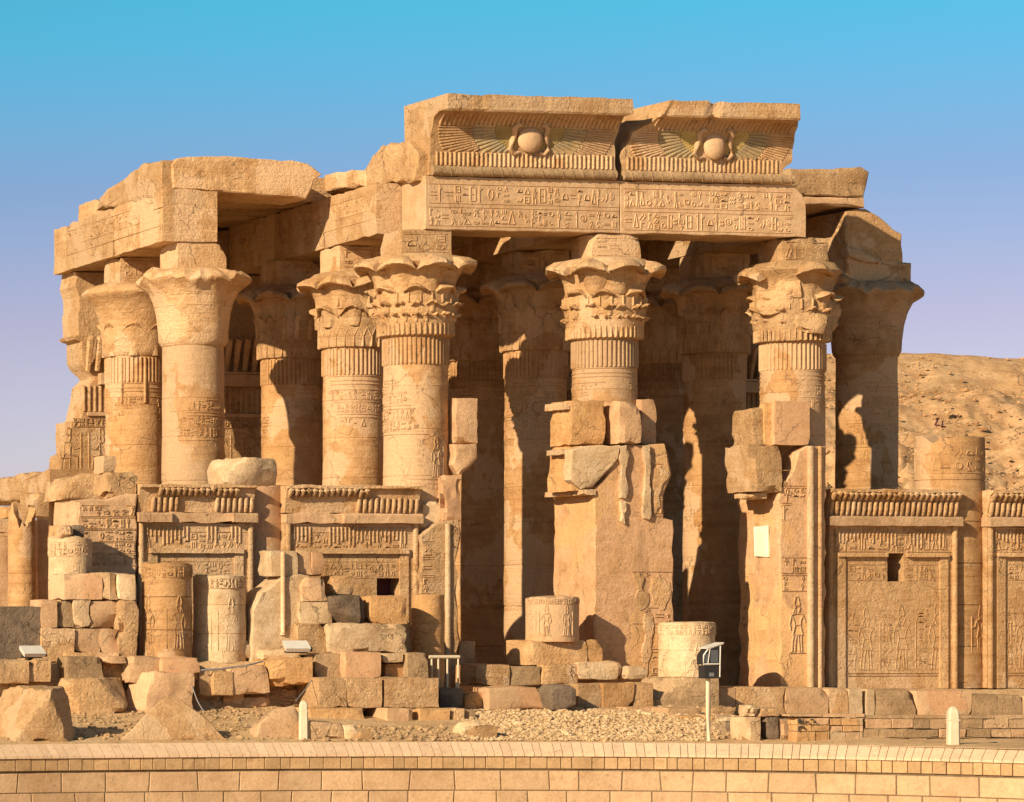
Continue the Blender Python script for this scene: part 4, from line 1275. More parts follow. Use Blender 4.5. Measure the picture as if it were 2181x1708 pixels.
scar(pc, [(1317, 1066), (1329, 1068), (1331, 1088), (1327, 1116), (1318, 1110)], -1.75, 'pale', .13)
scar(pc, [(1366, 950), (1380, 949), (1382, 1000), (1378, 1035), (1382, 1060), (1379, 1106), (1368, 1104), (1366, 1050), (1369, 1010)], -1.75, 'pale', .15)
scar(pc, [(1384, 1000), (1404, 990), (1420, 1004), (1424, 1014), (1408, 1040), (1405, 1080), (1390, 1096), (1385, 1050)], -1.75, 'gold', .06)
scar(pc, [(1346, 1222), (1360, 1216), (1372, 1228), (1366, 1250), (1380, 1262), (1378, 1290), (1362, 1300), (1350, 1280), (1356, 1250)], -1.75)
scar(pc, [(1386, 1230), (1402, 1222), (1424, 1240), (1428, 1262), (1412, 1300), (1392, 1286), (1382, 1258)], -1.75)
scar(pc, [(1372, 1306), (1390, 1312), (1386, 1380), (1376, 1440), (1366, 1400), (1374, 1350)], -1.75)
carve_on(pc, 1382, 985, 1410, 1100, -1.75, 31, 3); carve_on(pc, 1345, 1215, 1428, 1330, -1.75, 33, 3, patch=.05, mat='plaster'); carve_on(pc, 1385, 1330, 1428, 1440, -1.75, 35, 2, patch=.05, mat='plaster')
pb, _ = pier([(1660, 1475), (1660, 1046), (1690, 1000), (1700, 962), (1720, 948), (1757, 950), (1757, 1475)], -1.6, 2.65,
             'door pier at the right of the doorways with torus rolls down its right edge', 'pier', 202)
roll(pb, 1724, -1.6, 950, 1470, .115, 'pale', .05, .10, 3); roll(pb, 1745, -1.6, 950, 1470, .075, 'gold', .02, .05, 4)
carve_on(pb, 1664, 1000, 1715, 1110, -1.6, 41, 3, patch=.12); carve_on(pb, 1664, 1185, 1716, 1390, -1.6, 43, 2, figs=1)
pa, _ = pier([(895, 1475), (895, 1142), (925, 1116), (945, 1110), (977, 1106), (981, 1140), (970, 1200), (979, 1226), (968, 1262), (976, 1300), (972, 1475)], -1.45, 1.9,
             'ragged-edged door pier left of the doorways, beside the screen wall with the niche', 'gold', 203)
roll(pa, 953, -1.45, 1115, 1470, .09, 'pale', .02, .25, 5); carve_on(pa, 898, 1150, 922, 1265, -1.45, 51, 3)
# cream panel on the sunlit side of the right pier
Xp = X_at(1660, -1.6) - .035
slab_side('panel', [(1605, 1121), (1634, 1118), (1636, 1186), (1607, 1184)], Xp, .03, 'panel', 'cream rectangular panel fixed to the sunlit side of the right door pier', 'panel', jit=0, wob=0)
G1 = 'blocks remaining on the door piers'
block('stone_block', 1218, 950, 1268, 1046, -1.62, 1.75, 'orange', 'squared orange block behind the pale fractured face of the plastered pier', group=G1, chips=1, cell=.3)
block('stone_block', 1240, 1042, 1268, 1054, -1.84, 2.7, 'gold', 'moulded ledge stone running along the left side of the plastered pier', group=G1, chips=0, cell=.25)
slab_front('stone_block', [(1216, 958), (1262, 948), (1322, 948), (1318, 975), (1290, 1006), (1262, 1036), (1238, 1042), (1214, 1022)], -1.86, .5, 'pale', 'pale fractured block wrapped round the upper left of the plastered pier', 'stone block', G1, jit=.05)
block('stone_block', 1218, 853, 1288, 948, -1.5, 1.55, 'orange', 'tall orange block behind the shaft foot, left on top of the plastered pier', group=G1, chips=1)
block('stone_block', 1319, 853, 1366, 944, -1.95, 1.05, 'pink', 'carved round-shouldered block in the middle on top of the plastered pier', group=G1, erode=.07, chips=2)
block('stone_block', 1366, 850, 1397, 946, -1.15, 1.0, 'plaster', 'narrow smooth block at the right on top of the plastered pier', group=G1)
block('stone_block', 1205, 857, 1219, 872, -1.45, 1.6, 'gold', 'small projecting moulding block at the top left of the plastered pier', group=G1, cell=.2)
block('stone_block', 1196, 956, 1222, 968, -1.4, 1.1, 'pale', 'thin moulded ledge stone halfway up the left side of the plastered pier', group=G1, cell=.2)
block('stone_block', 1598, 948, 1666, 1048, -1.7, 1.6, 'gold', 'big worn block overhanging the left of the right door pier', group=G1, erode=.08, chips=2, lump=.04, cell=.3)
block('stone_block', 1604, 868, 1634, 950, -1.2, 1.35, 'rough', 'rounded worn block on the upper left of the right door pier', group=G1, erode=.09, chips=2, lump=.04, cell=.3)
block('stone_block', 1650, 855, 1723, 948, -1.5, .62, 'plaster', 'flat smooth slab standing on the right door pier against the shaft', group=G1, erode=.03, chips=0)
block('stone_block', 1628, 858, 1652, 950, -1.3, .5, 'orange', 'narrow orange block beside the flat slab on the right door pier', group=G1)
block('stone_block', 1600, 1048, 1632, 1062, -1.5, 1.1, 'gold', 'broken ledge stone under the overhanging block of the right pier', group=G1, cell=.2)
block('stone_block', 973, 848, 1017, 944, -.95, .95, 'pink', 'carved block jutting into the left doorway at mid height', group=G1, chips=1)
slab_front('stone_block', [(966, 944), (1016, 944), (1018, 975), (1000, 996), (977, 1012), (964, 990)], -1.0, 1.2, 'pink', 'wedge-shaped broken block under the one jutting into the left doorway', 'stone block', G1, jit=.05)
block('stone_block', 944, 850, 975, 1010, -.35, .9, 'plaster', 'tall smooth block joining the leafy front column to the jutting block', group=G1, chips=0)
block('stone_block', 942, 1012, 981, 1112, -1.3, 1.4, 'plaster', 'smooth plastered block on top of the ragged door pier', group=G1, erode=.12, chips=0, cell=.2)
block('stone_block', 893, 1064, 943, 1140, -1.1, 1.0, 'pale', 'pale crumbling block between the niche screen wall and the ragged pier', group=G1, erode=.10, chips=3, cell=.2)
block('boulder', 476, 974, 602, 1038, -1.0, 1.5, 'pale', 'white broken lump of stone crowning the plain column stub', 'boulder', erode=.08, chips=7, lump=.06, cell=.26, chip_size=.5)

# ================================================================ LEFT END OF THE TEMPLE
lp, _ = pier([(167, 1400), (167, 1067), (200, 1062), (225, 1065), (250, 1058), (292, 1052), (292, 1400)], -1.3, 2.4, 'carved pier end at the left of the leftmost screen wall', 'pink', 204)
carve_on(lp, 172, 1075, 288, 1205, -1.3, 61, 5, patch=.35)
block('stone_block', 226, 1004, 292, 1060, -1.2, 1.4, 'rough', 'lumpy worn block on top of the carved left pier', erode=.12, chips=2, lump=.10, cell=.2)
block('stone_block', 221, 970, 247, 1008, .8, 1.15, 'gold', 'small squared block with a bright left side standing above the left pier', chips=0)
slab_front('stone_block', [(125, 1066), (132, 1040), (150, 1020), (175, 1012), (205, 1010), (226, 1030), (226, 1064)], 1.5, 1.6, 'rough', 'rough heap of masonry left of the lumpy block on the left pier', 'stone block', jit=.08, wob=.1)
slab_side('stone_beam', [(104, 1001), (-70, 1030), (-70, 1076), (104, 1056)], X_at(104, 9), 1.6, 'gold', 'long sunlit beam at the far left edge, sloping away behind the temple', 'stone beam')
block('stone_block', 72, 1050, 104, 1100, 7.5, 1.6, 'gold', 'upright squared block under the right end of the far left beam', chips=1)
block('stone_block', 12, 1078, 48, 1104, 7.2, 1.5, 'orange', 'small ochre block in the shadow under the far left beam', chips=1)
block('stone_block', -30, 1104, 60, 1136, 7.0, 1.6, 'gold', 'block with a slanting ledge at the far left edge', chips=1)
block('stone_block', -30, 1136, 55, 1142, 6.8, 1.8, 'pink', 'thin ledge slab projecting at the far left edge', chips=0, erode=.02)
block('door_jamb', 81, 1108, 104, 1400, 5.6, 1.4, 'pink', 'narrow carved jamb beside the dark slit at the far left', 'door jamb', chips=0)
block('door_jamb', -40, 1142, 22, 1400, 6.5, 1.4, 'pink', 'plain wall end at the extreme left edge of the photo', 'door jamb', chips=0)
stump(46, 5.2, 29, 1100, 1400, 'smooth half-ruined column at the far left beside a dark slit', seed=43, zb=0, figs=False, mat='shaft', top_wear=.5)
stump(149, -2.6, 46, 1147, 1290, 'short banded stump with a dark right side, among the left ruins', seed=44, zb=.9, figs=True, mat='pale')
block('stone_block', 124, 1119, 157, 1147, -2.9, .9, 'gold', 'cubic block standing on the short banded stump', chips=0, cell=.2)
block('stone_block', 158, 1119, 180, 1146, -2.4, .7, 'dark', 'dark little block on the short banded stump', chips=1, cell=.2)

# ================================================================ RUINS ON THE LEFT BANK
GL = 'fallen blocks on the left bank'
YL = -4.7
def B(x0, y0, x1, y1, Y, d, mat, label, **k): return block('stone_block', x0, y0, x1, y1, Y, d, mat, label, group=k.pop('group', GL), **k)
B(-60, 1292, 88, 1408, YL, 1.2, 'dark', 'big wall block, shade coloured in dark, at the left edge behind a white lamp', chips=0, erode=.03)  # its front lies in shade; the dark colour stands in for that
B(137, 1222, 217, 1277, YL, 1.4, 'plaster', 'smooth block at the upper left of the stacked ruin beneath the banded stump', chips=0)
B(218, 1219, 251, 1277, YL - .04, 1.2, 'grey', 'small grey carved block in the top course of the stacked ruin')
B(252, 1221, 290, 1277, YL - .12, 1.2, 'pale', 'pale block at the right end of the top course of the stacked ruin', erode=.09, chips=2)
B(89, 1278, 122, 1337, YL - .05, 1.2, 'pink', 'reddish block at the left end of the middle course of the stacked ruin')
B(122, 1280, 157, 1337, YL + .05, 1.2, 'grey', 'dark brown tapering block in the middle course of the stacked ruin', chips=2)
B(158, 1278, 193, 1338, YL - .02, 1.2, 'pale', 'light block in the centre of the middle course of the stacked ruin')
B(193, 1278, 251, 1338, YL + .03, 1.2, 'pink', 'ribbed pinkish block in the middle course of the stacked ruin')
B(253, 1277, 294, 1400, YL - .18, 1.2, 'rough', 'tall rough upright block at the right end of the stacked ruin', erode=.12, chips=3, lump=.06, cell=.2)
B(90, 1338, 158, 1410, YL - .12, 1.3, 'gold', 'plain block at the lower left of the stacked ruin, above the white lamp', chips=1)
B(158, 1339, 214, 1392, YL - .05, 1.2, 'pink', 'wide pinkish block at the bottom of the stacked ruin')
B(214, 1339, 252, 1392, YL - .08, 1.2, 'plaster', 'nearly square block at the bottom right of the stacked ruin')
B(140, 1390, 254, 1412, YL - .35, 1.3, 'gold', 'low flat footing slab under the stacked ruin', chips=1, cell=.25)
stump(355, -4.5, 53, 1201, 1410, 'taller of the two carved stumps before the left screen wall, dark stained right side', seed=45, zb=.95, mat='shaft', top_wear=.06)
stump(467, -4.1, 55, 1227, 1416, 'shorter carved stump with a standing figure, before the left screen wall', seed=46, zb=.95, mat='pale', top_wear=.05)
YR = -5.95
B(-60, 1406, 61, 1456, YR, 1.3, 'rough', 'long block at the left end of the ledge row under the white lamp')
B(62, 1403, 108, 1452, YR + .1, 1.3, 'gold', 'block with a slanting shadow, second in the ledge row from the left edge', chips=2)
B(146, 1399, 220, 1456, YR, 1.6, 'grey', 'dressed block left of the square notch in the ledge row', chips=0)
B(220, 1414, 272, 1454, YR + .55, 1.0, 'orange', 'orange stone deep in the square notch of the ledge row', chips=0)
B(221, 1398, 270, 1413, YR + .02, 1.2, 'pink', 'thin stone bridging the square notch of the ledge row', chips=0, cell=.2)
B(272, 1398, 343, 1455, YR, 1.4, 'pink', 'dressed block right of the square notch in the ledge row', chips=0)
B(343, 1401, 425, 1450, YR - .2, 1.3, 'plaster', 'rounded pinkish block end in the ledge row below the taller carved stump', erode=.10, chips=2)
B(424, 1426, 494, 1482, YR - .1, 1.4, 'grey', 'dark shaded block left of the split block in the ledge row', chips=2)
B(457, 1430, 496, 1481, YR - .35, 1.2, 'gold', 'left half of the split block in the ledge row')
B(497, 1418, 575, 1478, YR - .3, 1.3, 'pink', 'right half of the split block in the ledge row', chips=2, roll=radians(-3))
block('stone_block', 580, 1404, 668, 1458, YR - .4, 1.5, 'orange', 'big tilted block over the dark gap, left of the dressed stack', group=GL, chips=2, roll=radians(-5), erode=.07)
B(672, 1392, 738, 1444, -6.0, 1.3, 'grey', 'smooth block crossed by a triangular shadow behind the tilted block', chips=0)
# footing stones beneath the ledge, in the dark gaps
for (a, b, c, d, l) in [(-40, 1452, 40, 1476, 'dim footing stone under the left end of the ledge row'), (110, 1454, 200, 1474, 'dim footing stone beneath the dressed block left of the notch'),
                        (430, 1478, 470, 1500, 'dim small stone beneath the split block'), (596, 1470, 640, 1500, 'dim stone in the dark gap below the tilted block')]:
    B(a, b, c, d, YR + .5, .8, 'rough', l, chips=2, cell=.2)

# boulders on the sand
def boulder(x0, y0, x1, y1, mat, label, chips=7, lump=.10, depth=None, roll=0, rot=0, dy=0.0, name='boulder', chip_size=.42):
    Y = gY((x0 + x1) / 2, y1) + dy
    gx = (x1 - x0) * .06; x0 -= gx; x1 += gx; y0 -= (y1 - y0) * .08
    w = X_at(x1, Y) - X_at(x0, Y)
    return block(name, x0, y0, x1, y1 + 4, Y, depth or w * .8, mat, label, 'boulder', 'boulders on the sand before the ruins', erode=.07, chips=max(3, int(chips * .7)), cell=.24, lump=lump, chip_size=chip_size, roll=roll, rot=rot)
boulder(36, 1474, 166, 1580, 'gold', 'largest boulder at the lower left, faceted and pale golden', chips=9, lump=.08)
boulder(150, 1451, 272, 1521, 'rough', 'angular boulder lying between the largest boulder and the ledge row', chips=8, lump=.08)
boulder(285, 1438, 404, 1518, 'pink', 'smooth boulder with a curved dark edge under the ledge row', chips=6, lump=.06)
slab_front('boulder', [(256, 1578), (262, 1570), (300, 1535), (345, 1492), (360, 1480), (378, 1475), (400, 1484), (440, 1520), (470, 1558), (484, 1576)], gY(370, 1576), 1.3, 'gold',
           'large triangular slab of rock lying at the lower left against the retaining wall', 'boulder', 'boulders on the sand before the ruins', jit=.03, wob=.015, face=.06, rot=(radians(-22), 0, 0))
slab_front('boulder', [(543, 1578), (556, 1540), (590, 1508), (634, 1499), (640, 1512), (650, 1545), (654, 1578)], gY(600, 1577) + .6, .9, 'pink', 'sloping greyish slab of rock left of the short cream bollard', 'boulder', 'boulders on the sand before the ruins', jit=.05, wob=.06, rot=(radians(-14), 0, 0))
boulder(430, 1482, 478, 1504, 'rough', 'small rounded stone beneath the split block', chips=5, lump=.04)
boulder(480, 1480, 520, 1508, 'gold', 'small square stone in shade beneath the split block', chips=4, lump=.03)
boulder(528, 1484, 575, 1510, 'pink', 'small pinkish stone right of the shaded square stone', chips=5, lump=.03)
boulder(585, 1478, 625, 1500, 'rough', 'knobbly stone at the mouth of the dark gap', chips=6, lump=.05)
boulder(-20, 1500, 28, 1545, 'rough', 'stone cut by the left edge of the photo', chips=6)
boulder(662, 1540, 738, 1574, 'gold', 'flat boulder right of the short cream bollard', chips=6, lump=.06)
boulder(738, 1545, 768, 1574, 'pale', 'round pale stone between the flat boulder and the dressed stack', chips=8, lump=.03)
boulder(768, 1558, 792, 1576, 'rough', 'tiny stone at the foot of the dressed stack', chips=5, lump=.02)
boulder(982, 1536, 1020, 1562, 'pale', 'pale rough stone at the right foot of the dressed stack', chips=6, lump=.04)
boulder(1012, 1548, 1058, 1572, 'gold', 'low pale rock on the edge of the gravel', chips=6, lump=.03)

# ================================================================ DRESSED STACK IN THE MIDDLE
GM = 'dressed blocks stacked in the middle foreground'
def S(x0, y0, x1, y1, Y, d, mat, label, **k): return block('stone_block', x0, y0, x1, y1, Y, d, mat, label, group=GM, **k)
S(660, 1509, 778, 1549, -7.7, 1.5, 'orange', 'long low block at the left of the bottom course of the dressed stack', chips=1)
S(826, 1509, 884, 1566, -7.9, 1.7, 'pink', 'upright block with a bright left side in the bottom course of the dressed stack', chips=0)
S(895, 1509, 957, 1566, -7.8, 1.5, 'orange', 'orange block in the bottom course of the dressed stack', chips=1)
S(960, 1509, 990, 1564, -7.75, 1.5, 'gold', 'narrow block near the right end of the bottom course of the dressed stack', chips=1)
S(990, 1512, 1012, 1546, -7.6, 1.3, 'grey', 'grey end block of the bottom course of the dressed stack', chips=1)
S(680, 1444, 738, 1507, -7.1, 1.9, 'rough', 'pitted block at the left of the second course of the dressed stack', chips=0)
S(739, 1444, 813, 1507, -7.12, 1.9, 'rough', 'pitted block in the middle of the second course of the dressed stack', chips=0)
S(818, 1444, 934, 1507, -7.1, 1.9, 'rough', 'widest pitted block, at the right of the second course of the dressed stack', chips=0, erode=.07)
S(737, 1389, 810, 1443, -6.4, 1.4, 'plaster', 'smooth pinkish block in the third course of the dressed stack', chips=0)
S(815, 1392, 858, 1412, -6.2, 1.1, 'pale', 'small broken stone filling the top of the gap in the third course', chips=3, cell=.18)
S(822, 1414, 856, 1443, -6.0, 1.0, 'orange', 'orange stone inside the gap in the third course', chips=1, cell=.18)
S(868, 1391, 912, 1443, -6.35, 1.4, 'grey', 'square greyish block right of the gap in the third course', chips=0)
S(712, 1269, 779, 1328, -5.4, 1.2, 'dark', 'blackened weathered block on top of the stack, rounded upper right corner', chips=3, erode=.10, chip_size=.5)
S(790, 1269, 868, 1330, -5.3, 1.2, 'orange', 'bright orange block right of the blackened one', chips=2, erode=.08)
S(702, 1328, 868, 1392, -5.5, 1.3, 'pale', 'long pale flaking slab beneath the blackened block', chips=3, erode=.10, lump=.06, cell=.22)
S(636, 1328, 700, 1396, -5.3, 1.2, 'gold', 'block left of the long pale flaking slab', chips=2, erode=.08)
slab_front('ruined_wall', [(534, 1412), (538, 1300), (556, 1262), (600, 1228), (640, 1222), (660, 1226), (660, 1412)], -4.7, 1.3, 'pale', 'pale ruined wall piece with a vertical moulding, its left shoulder curved', 'wall', jit=.04)
mbr = MB(); Xr, zr1 = XZ(602, 1175, -4.74); _, zr0 = XZ(602, 1352, -4.74); tube(mbr, [(0, 0, 0), (0, 0, (zr1 - zr0) * .5), (0, 0, zr1 - zr0)], .075, 8)
tag(build(mbr, 'torus_moulding', M['pale'], loc=(Xr, -4.76, zr0), sharp=1), 'thin vertical stone moulding running up the pale ruined wall piece', 'moulding')
S(578, 1173, 634, 1227, -4.65, 1.1, 'pale', 'pale block with a drill hole on top of the ruined wall piece', chips=0)
S(635, 1173, 664, 1225, -4.5, 1.1, 'pink', 'narrow pinkish block right of the pale one with a drill hole', chips=1)
S(665, 1176, 690, 1226, -4.55, 1.0, 'plaster', 'small block under the niche wall lintel, top right of the ruined wall piece', chips=2)
S(645, 1230, 697, 1282, -4.9, 1.0, 'pink', 'block with a rounded right side below the narrow pinkish one', chips=2, erode=.09)
S(708, 1226, 757, 1270, -4.6, 1.0, 'gold', 'block notched at its left behind the blackened one', chips=2)
S(640, 1282, 712, 1330, -4.95, 1.0, 'pale', 'pale block below the one with a rounded right side', chips=1)
S(498, 1366, 560, 1404, -4.6, .9, 'pale', 'low crumbling pale stones beside the shorter carved stump', chips=4, erode=.10, lump=.06, cell=.18)
S(560, 1385, 640, 1406, -5.2, .9, 'pale', 'flat pale footing stone beneath the ruined wall piece', chips=2, cell=.2)
stump(911, -4.0, 34, 1266, 1470, 'slender banded stump beside the cream railing', seed=47, zb=-.55, mat='shaft', top_wear=.04, figs=False, bands=3)

# ================================================================ BEFORE THE CENTRAL DOORWAYS
GC = 'step and threshold blocks before the doorways'
def C(x0, y0, x1, y1, Y, d, mat, label, **k): return block('stone_block', x0, y0, x1, y1, Y, d, mat, label, group=GC, **k)
stump(1176, -2.4, 55, 1273, 1366, 'smooth stump with a dark right side standing before the plastered pier', seed=48, mat='plaster', top_wear=.10, bands=0, zb=XZ(1176, 1366, -2.4)[1])
stump(1462, -3.0, 59, 1326, 1446, 'low banded stump between the two big door piers', seed=49, mat='pale', top_wear=.04, bands=2, zb=-.45)
C(1122, 1364, 1249, 1416, -2.9, 1.5, 'gold', 'long base block under the smooth stump', chips=1)
C(1250, 1363, 1283, 1414, -2.85, 1.2, 'orange', 'squarish block butted against the right of the stump base', chips=1)
C(1014, 1415, 1085, 1460, -3.3, 1.2, 'gold', 'block with a bright left side on the threshold of the left doorway', chips=2)
C(1087, 1419, 1153, 1460, -3.25, 1.0, 'grey', 'greyish block on the threshold of the left doorway', chips=0)
C(1155, 1414, 1231, 1458, -3.3, 1.0, 'gold', 'plain threshold block below the long stump base', chips=0)
C(1232, 1410, 1330, 1448, -3.35, 1.1, 'pale', 'pale threshold block with a chipped top, below the plastered pier', chips=3, erode=.08)
C(1330, 1420, 1378, 1448, -3.4, .8, 'pale', 'low broken pale stone at the foot of the plastered pier', chips=4, erode=.08, cell=.18)
C(978, 1366, 1010, 1416, -1.0, .7, 'grey', 'small grey fragment leaning inside the left doorway', chips=4, cell=.18)
block('stone_slab', 936, 1466, 986, 1510, -5.4, 1.3, 'dark', 'dark grey broken slab right of the dressed stack', 'stone slab', chips=2)
C(990, 1474, 1046, 1512, -4.9, 1.1, 'orange', 'shaded orange stone right of the dark grey slab', chips=2)
slab_front('stone_slab', [(1040, 1512), (1040, 1466), (1090, 1461), (1142, 1464), (1168, 1500), (1160, 1512), (1110, 1508), (1075, 1514)], -5.3, 1.2, 'plaster', 'sloping pinkish slab lying between the gravel and the threshold', 'stone slab', jit=.04, wob=.05)
slab_front('boulder', [(1166, 1474), (1180, 1460), (1212, 1457), (1228, 1468), (1228, 1500), (1205, 1513), (1176, 1511), (1168, 1492)], -5.9, .8, 'dark', 'dark many-sided stone at the edge of the gravel', 'boulder', jit=.03, wob=.04)
C(1231, 1457, 1284, 1512, -5.0, 1.0, 'gold', 'block right of the dark many-sided stone', chips=1)
C(1285, 1455, 1350, 1510, -5.05, 1.0, 'orange', 'orange-brown block above the middle of the gravel', chips=1)
C(1351, 1454, 1390, 1508, -5.0, 1.0, 'gold', 'upright golden block above the gravel, left of the long grey one', chips=1)
C(1391, 1443, 1530, 1508, -4.8, 1.4, 'grey', 'long grey-brown block behind the lamp post, its right end sloping down', chips=3, chip_size=.6)
C(1425, 1508, 1492, 1536, -7.4, .9, 'pink', 'low kerb-like block left of the lamp post', chips=1, cell=.2)
C(1240, 1509, 1330, 1522, -5.6, .7, 'gold', 'low sand-covered edging block behind the gravel', chips=1, cell=.2)
C(1332, 1506, 1424, 1526, -5.7, .7, 'plaster', 'low edging block behind the gravel, next to the kerb-like block', chips=1, cell=.2)
C(1463, 1524, 1503, 1548, -9.0, .8, 'orange', 'reddish block just left of the lamp post foot', chips=1, cell=.2)
C(1514, 1524, 1536, 1552, -9.2, .8, 'gold', 'small reddish block just right of the lamp post', chips=1, cell=.2)
C(1516, 1506, 1566, 1524, -7.0, .8, 'rough', 'flat rubble stone right of the lamp post', chips=4, erode=.08, cell=.18)
C(1537, 1526, 1576, 1552, -9.6, .8, 'pale', 'pale block leaning behind the dark round stone', chips=2, cell=.2)
boulder(1557, 1541, 1590, 1562, 'dark', 'dark round stone on the ground right of the lamp post', chips=8, lump=.04)
GRR = 'low masonry right of the lamp post'
def Rr(x0, y0, x1, y1, Y, d, mat, label, **k): return block('stone_block', x0, y0, x1, y1, Y, d, mat, label, group=GRR, **k)
Rr(1588, 1528, 1618, 1580, -14.9, .9, 'pale', 'pale upright block forming a corner right of the dark round stone', chips=1, cell=.2)
Rr(1633, 1528, 1657, 1580, -14.8, .9, 'dark', 'grey slab standing upright like a small door in the low masonry', chips=0, cell=.2)
Rr(1660, 1530, 1690, 1578, -14.8, .9, 'pink', 'pinkish block right of the grey upright slab', chips=0, cell=.2)
Rr(1612, 1508, 1662, 1527, -14.8, .9, 'rough', 'rounded dark rock lying on the low masonry', chips=5, erode=.09, cell=.16)
Rr(1595, 1503, 1616, 1526, -14.85, .6, 'pale', 'pale round cobble on the low masonry', chips=6, erode=.07, cell=.14)
# bright ledge that runs under the right screen walls
LED = [(1520, 1465, 1566, 1518, 'pink', 'sloping ledge block right of the long grey-brown block'), (1567, 1464, 1672, 1514, 'gold', 'long ledge block below the right door pier'),
       (1674, 1465, 1764, 1516, 'pink', 'ledge block below the gap beside the right door pier'), (1766, 1467, 1807, 1518, 'gold', 'short ledge block at the left foot of the window screen wall'),
       (1809, 1467, 1836, 1519, 'pale', 'narrow pale ledge block below the window screen wall'), (1846, 1468, 1862, 1519, 'pale', 'thinnest ledge block, right of a dark joint'),
       (1864, 1470, 1949, 1521, 'grey', 'weathered ledge block under the middle of the window screen wall'), (1951, 1471, 2068, 1522, 'plaster', 'smooth pinkish ledge block under the window screen wall'),
       (2071, 1479, 2124, 1528, 'grey', 'brown stained ledge block under the broken column'), (2125, 1480, 2177, 1529, 'grey', 'brown stained ledge block left of the photo edge'), (2179, 1480, 2300, 1529, 'gold', 'ledge block cut by the right edge of the photo')]
for (a, b, c, d, m_, l) in LED:
    block('ledge_block', a, b, c, d + 8, -3.3, 2.2, m_, l, 'stone block', 'ledge blocks under the right screen walls', chips=0 if c - a < 60 else 1, cell=.35, chip_size=.2)
def low_wall():
    root = empty('low_wall', (X_at(1950, -15.6), -15.6, -1.2)); tag(root, 'low coursed wall of small blocks behind the right end of the curved coping', 'wall')
    rnd = random.Random(17)
    def course(x0, x1, y0, y1, Y, wmin, wmax, mats, name='brick'):
        p = x0
        while p < x1 - 3:
            w = min(rnd.uniform(wmin, wmax), x1 - p)
            Xa, Xb = X_at(p, Y), X_at(p + w, Y); zc = ZC((Xa + Xb) / 2, Y)
            z1, z0 = HC + (YH - y0) * zc / F, HC + (YH - y1) * zc / F
            me = rock_mesh(name, Xb - Xa - .012, .5, z1 - z0 - .010, nseed(), .014, 0, .6)
            link(name, me, M[rnd.choice(mats)], root, ((Xa + Xb) / 2 - root.location.x, Y + .25 + rnd.uniform(0, .03) - root.location.y, z0 - root.location.z)); p += w
    for k, (a, b) in enumerate(((1530, 1551), (1551, 1571), (1571, 1610))):
        course(1845 + (k % 2) * -10, 2300, a, b, -15.6, 34, 74, ('grey', 'gold', 'pink', 'grey'))
    for k, (a, b) in enumerate(((1528, 1543), (1543, 1557), (1557, 1590))):
        course(1697, 1767, a, b, -15.64, 20, 40, ('orange', 'pink', 'orange')); course(1768, 1838, a + 1, b + 1, -15.62, 22, 44, ('pale', 'orange', 'plaster'))
    course(1680, 1842, 1519, 1527, -15.62, 60, 90, ('pink', 'gold'), 'cap_stone'); course(1842, 2300, 1522, 1530, -15.58, 70, 110, ('pink', 'gold', 'grey'), 'cap_stone')
    # dark painted numerals on the bricks
    mb = MB(); Y = -15.68
    def P(px, py):
        X, Z = XZ(px, py, Y); return (X - root.location.x, Z - root.location.z)
    sf = lambda u, v: (Vector((u, Y - root.location.y, v)), Vector((0, -1, 0)))
    strokes(mb, [[P(1700, 1535), P(1702, 1532), P(1706, 1534), P(1700, 1539), P(1707, 1539)], [P(1711, 1532), P(1711, 1539)], [P(1718, 1538), P(1722, 1538)],
                 [P(1727, 1533), P(1731, 1532)], [P(1734, 1538), P(1738, 1538)], [P(1701, 1549), P(1708, 1547), P(1714, 1551)], [P(1701, 1549), P(1701, 1556)]], sf, .05, .008)
    c = build(mb, 'painted_numerals', M['ink'], root, flat=True, recalc=False); tag(c, kind='stuff')
low_wall()

# ================================================================ MODERN FITTINGS
def bollard(px, y0, y1, wpx, label):
    zc = wall_zc(px) + 1.0
    X, Y, zt = pt_zc(px, y0, zc); z0 = ground_z(X, Y) - .15
    w = wpx * zc / F; H = zt - z0
    root = empty('bollard', (X, Y, z0), (0, 0, -.25)); tag(root, label, 'bollard', 'cream bollards behind the coping')
    mb = MB(); n = 12; prof = []
    sec = [(-w / 2, -w / 2), (w / 2, -w / 2), (w / 2, w / 2), (-w / 2, w / 2)]
    hs = [(0, 1.12), (.12, 1.0), (H - w * .75, .94)] + [(H - w * .75 + w * .75 * sin(radians(a)), .94 * max(.12, cos(radians(a)))) for a in (20, 40, 60, 75, 88)]
    vs = []
    for z, s in hs:
        c = .30
        for (x, y) in ((-1, -1 + c), (-1 + c, -1), (1 - c, -1), (1, -1 + c), (1, 1 - c), (1 - c, 1), (-1 + c, 1), (-1, 1 - c)): vs.append((x * w / 2 * s, y * w / 2 * s, z))
    m = 8; fs = [(i * m + k, i * m + (k + 1) % m, (i + 1) * m + (k + 1) % m, (i + 1) * m + k) for i in range(len(hs) - 1) for k in range(m)]
    fs += [tuple(range(m))[::-1], tuple(range((len(hs) - 1) * m, len(hs) * m))]
    mb.add(vs, fs); build(mb, 'post', M['white'], root, sharp=.5)
    mb = MB(); mb.box(-w * .485, w * .485, -w * .485, w * .485, H - w * 1.25, H - w * 1.16); build(mb, 'collar', M['white'], root)
bollard(646, 1491, 1575, 19, 'short cream round-topped bollard at the left, beside the sloping greyish slab')
bollard(2029, 1504, 1586, 24, 'stout cream bollard at the right, in front of the low coursed wall')

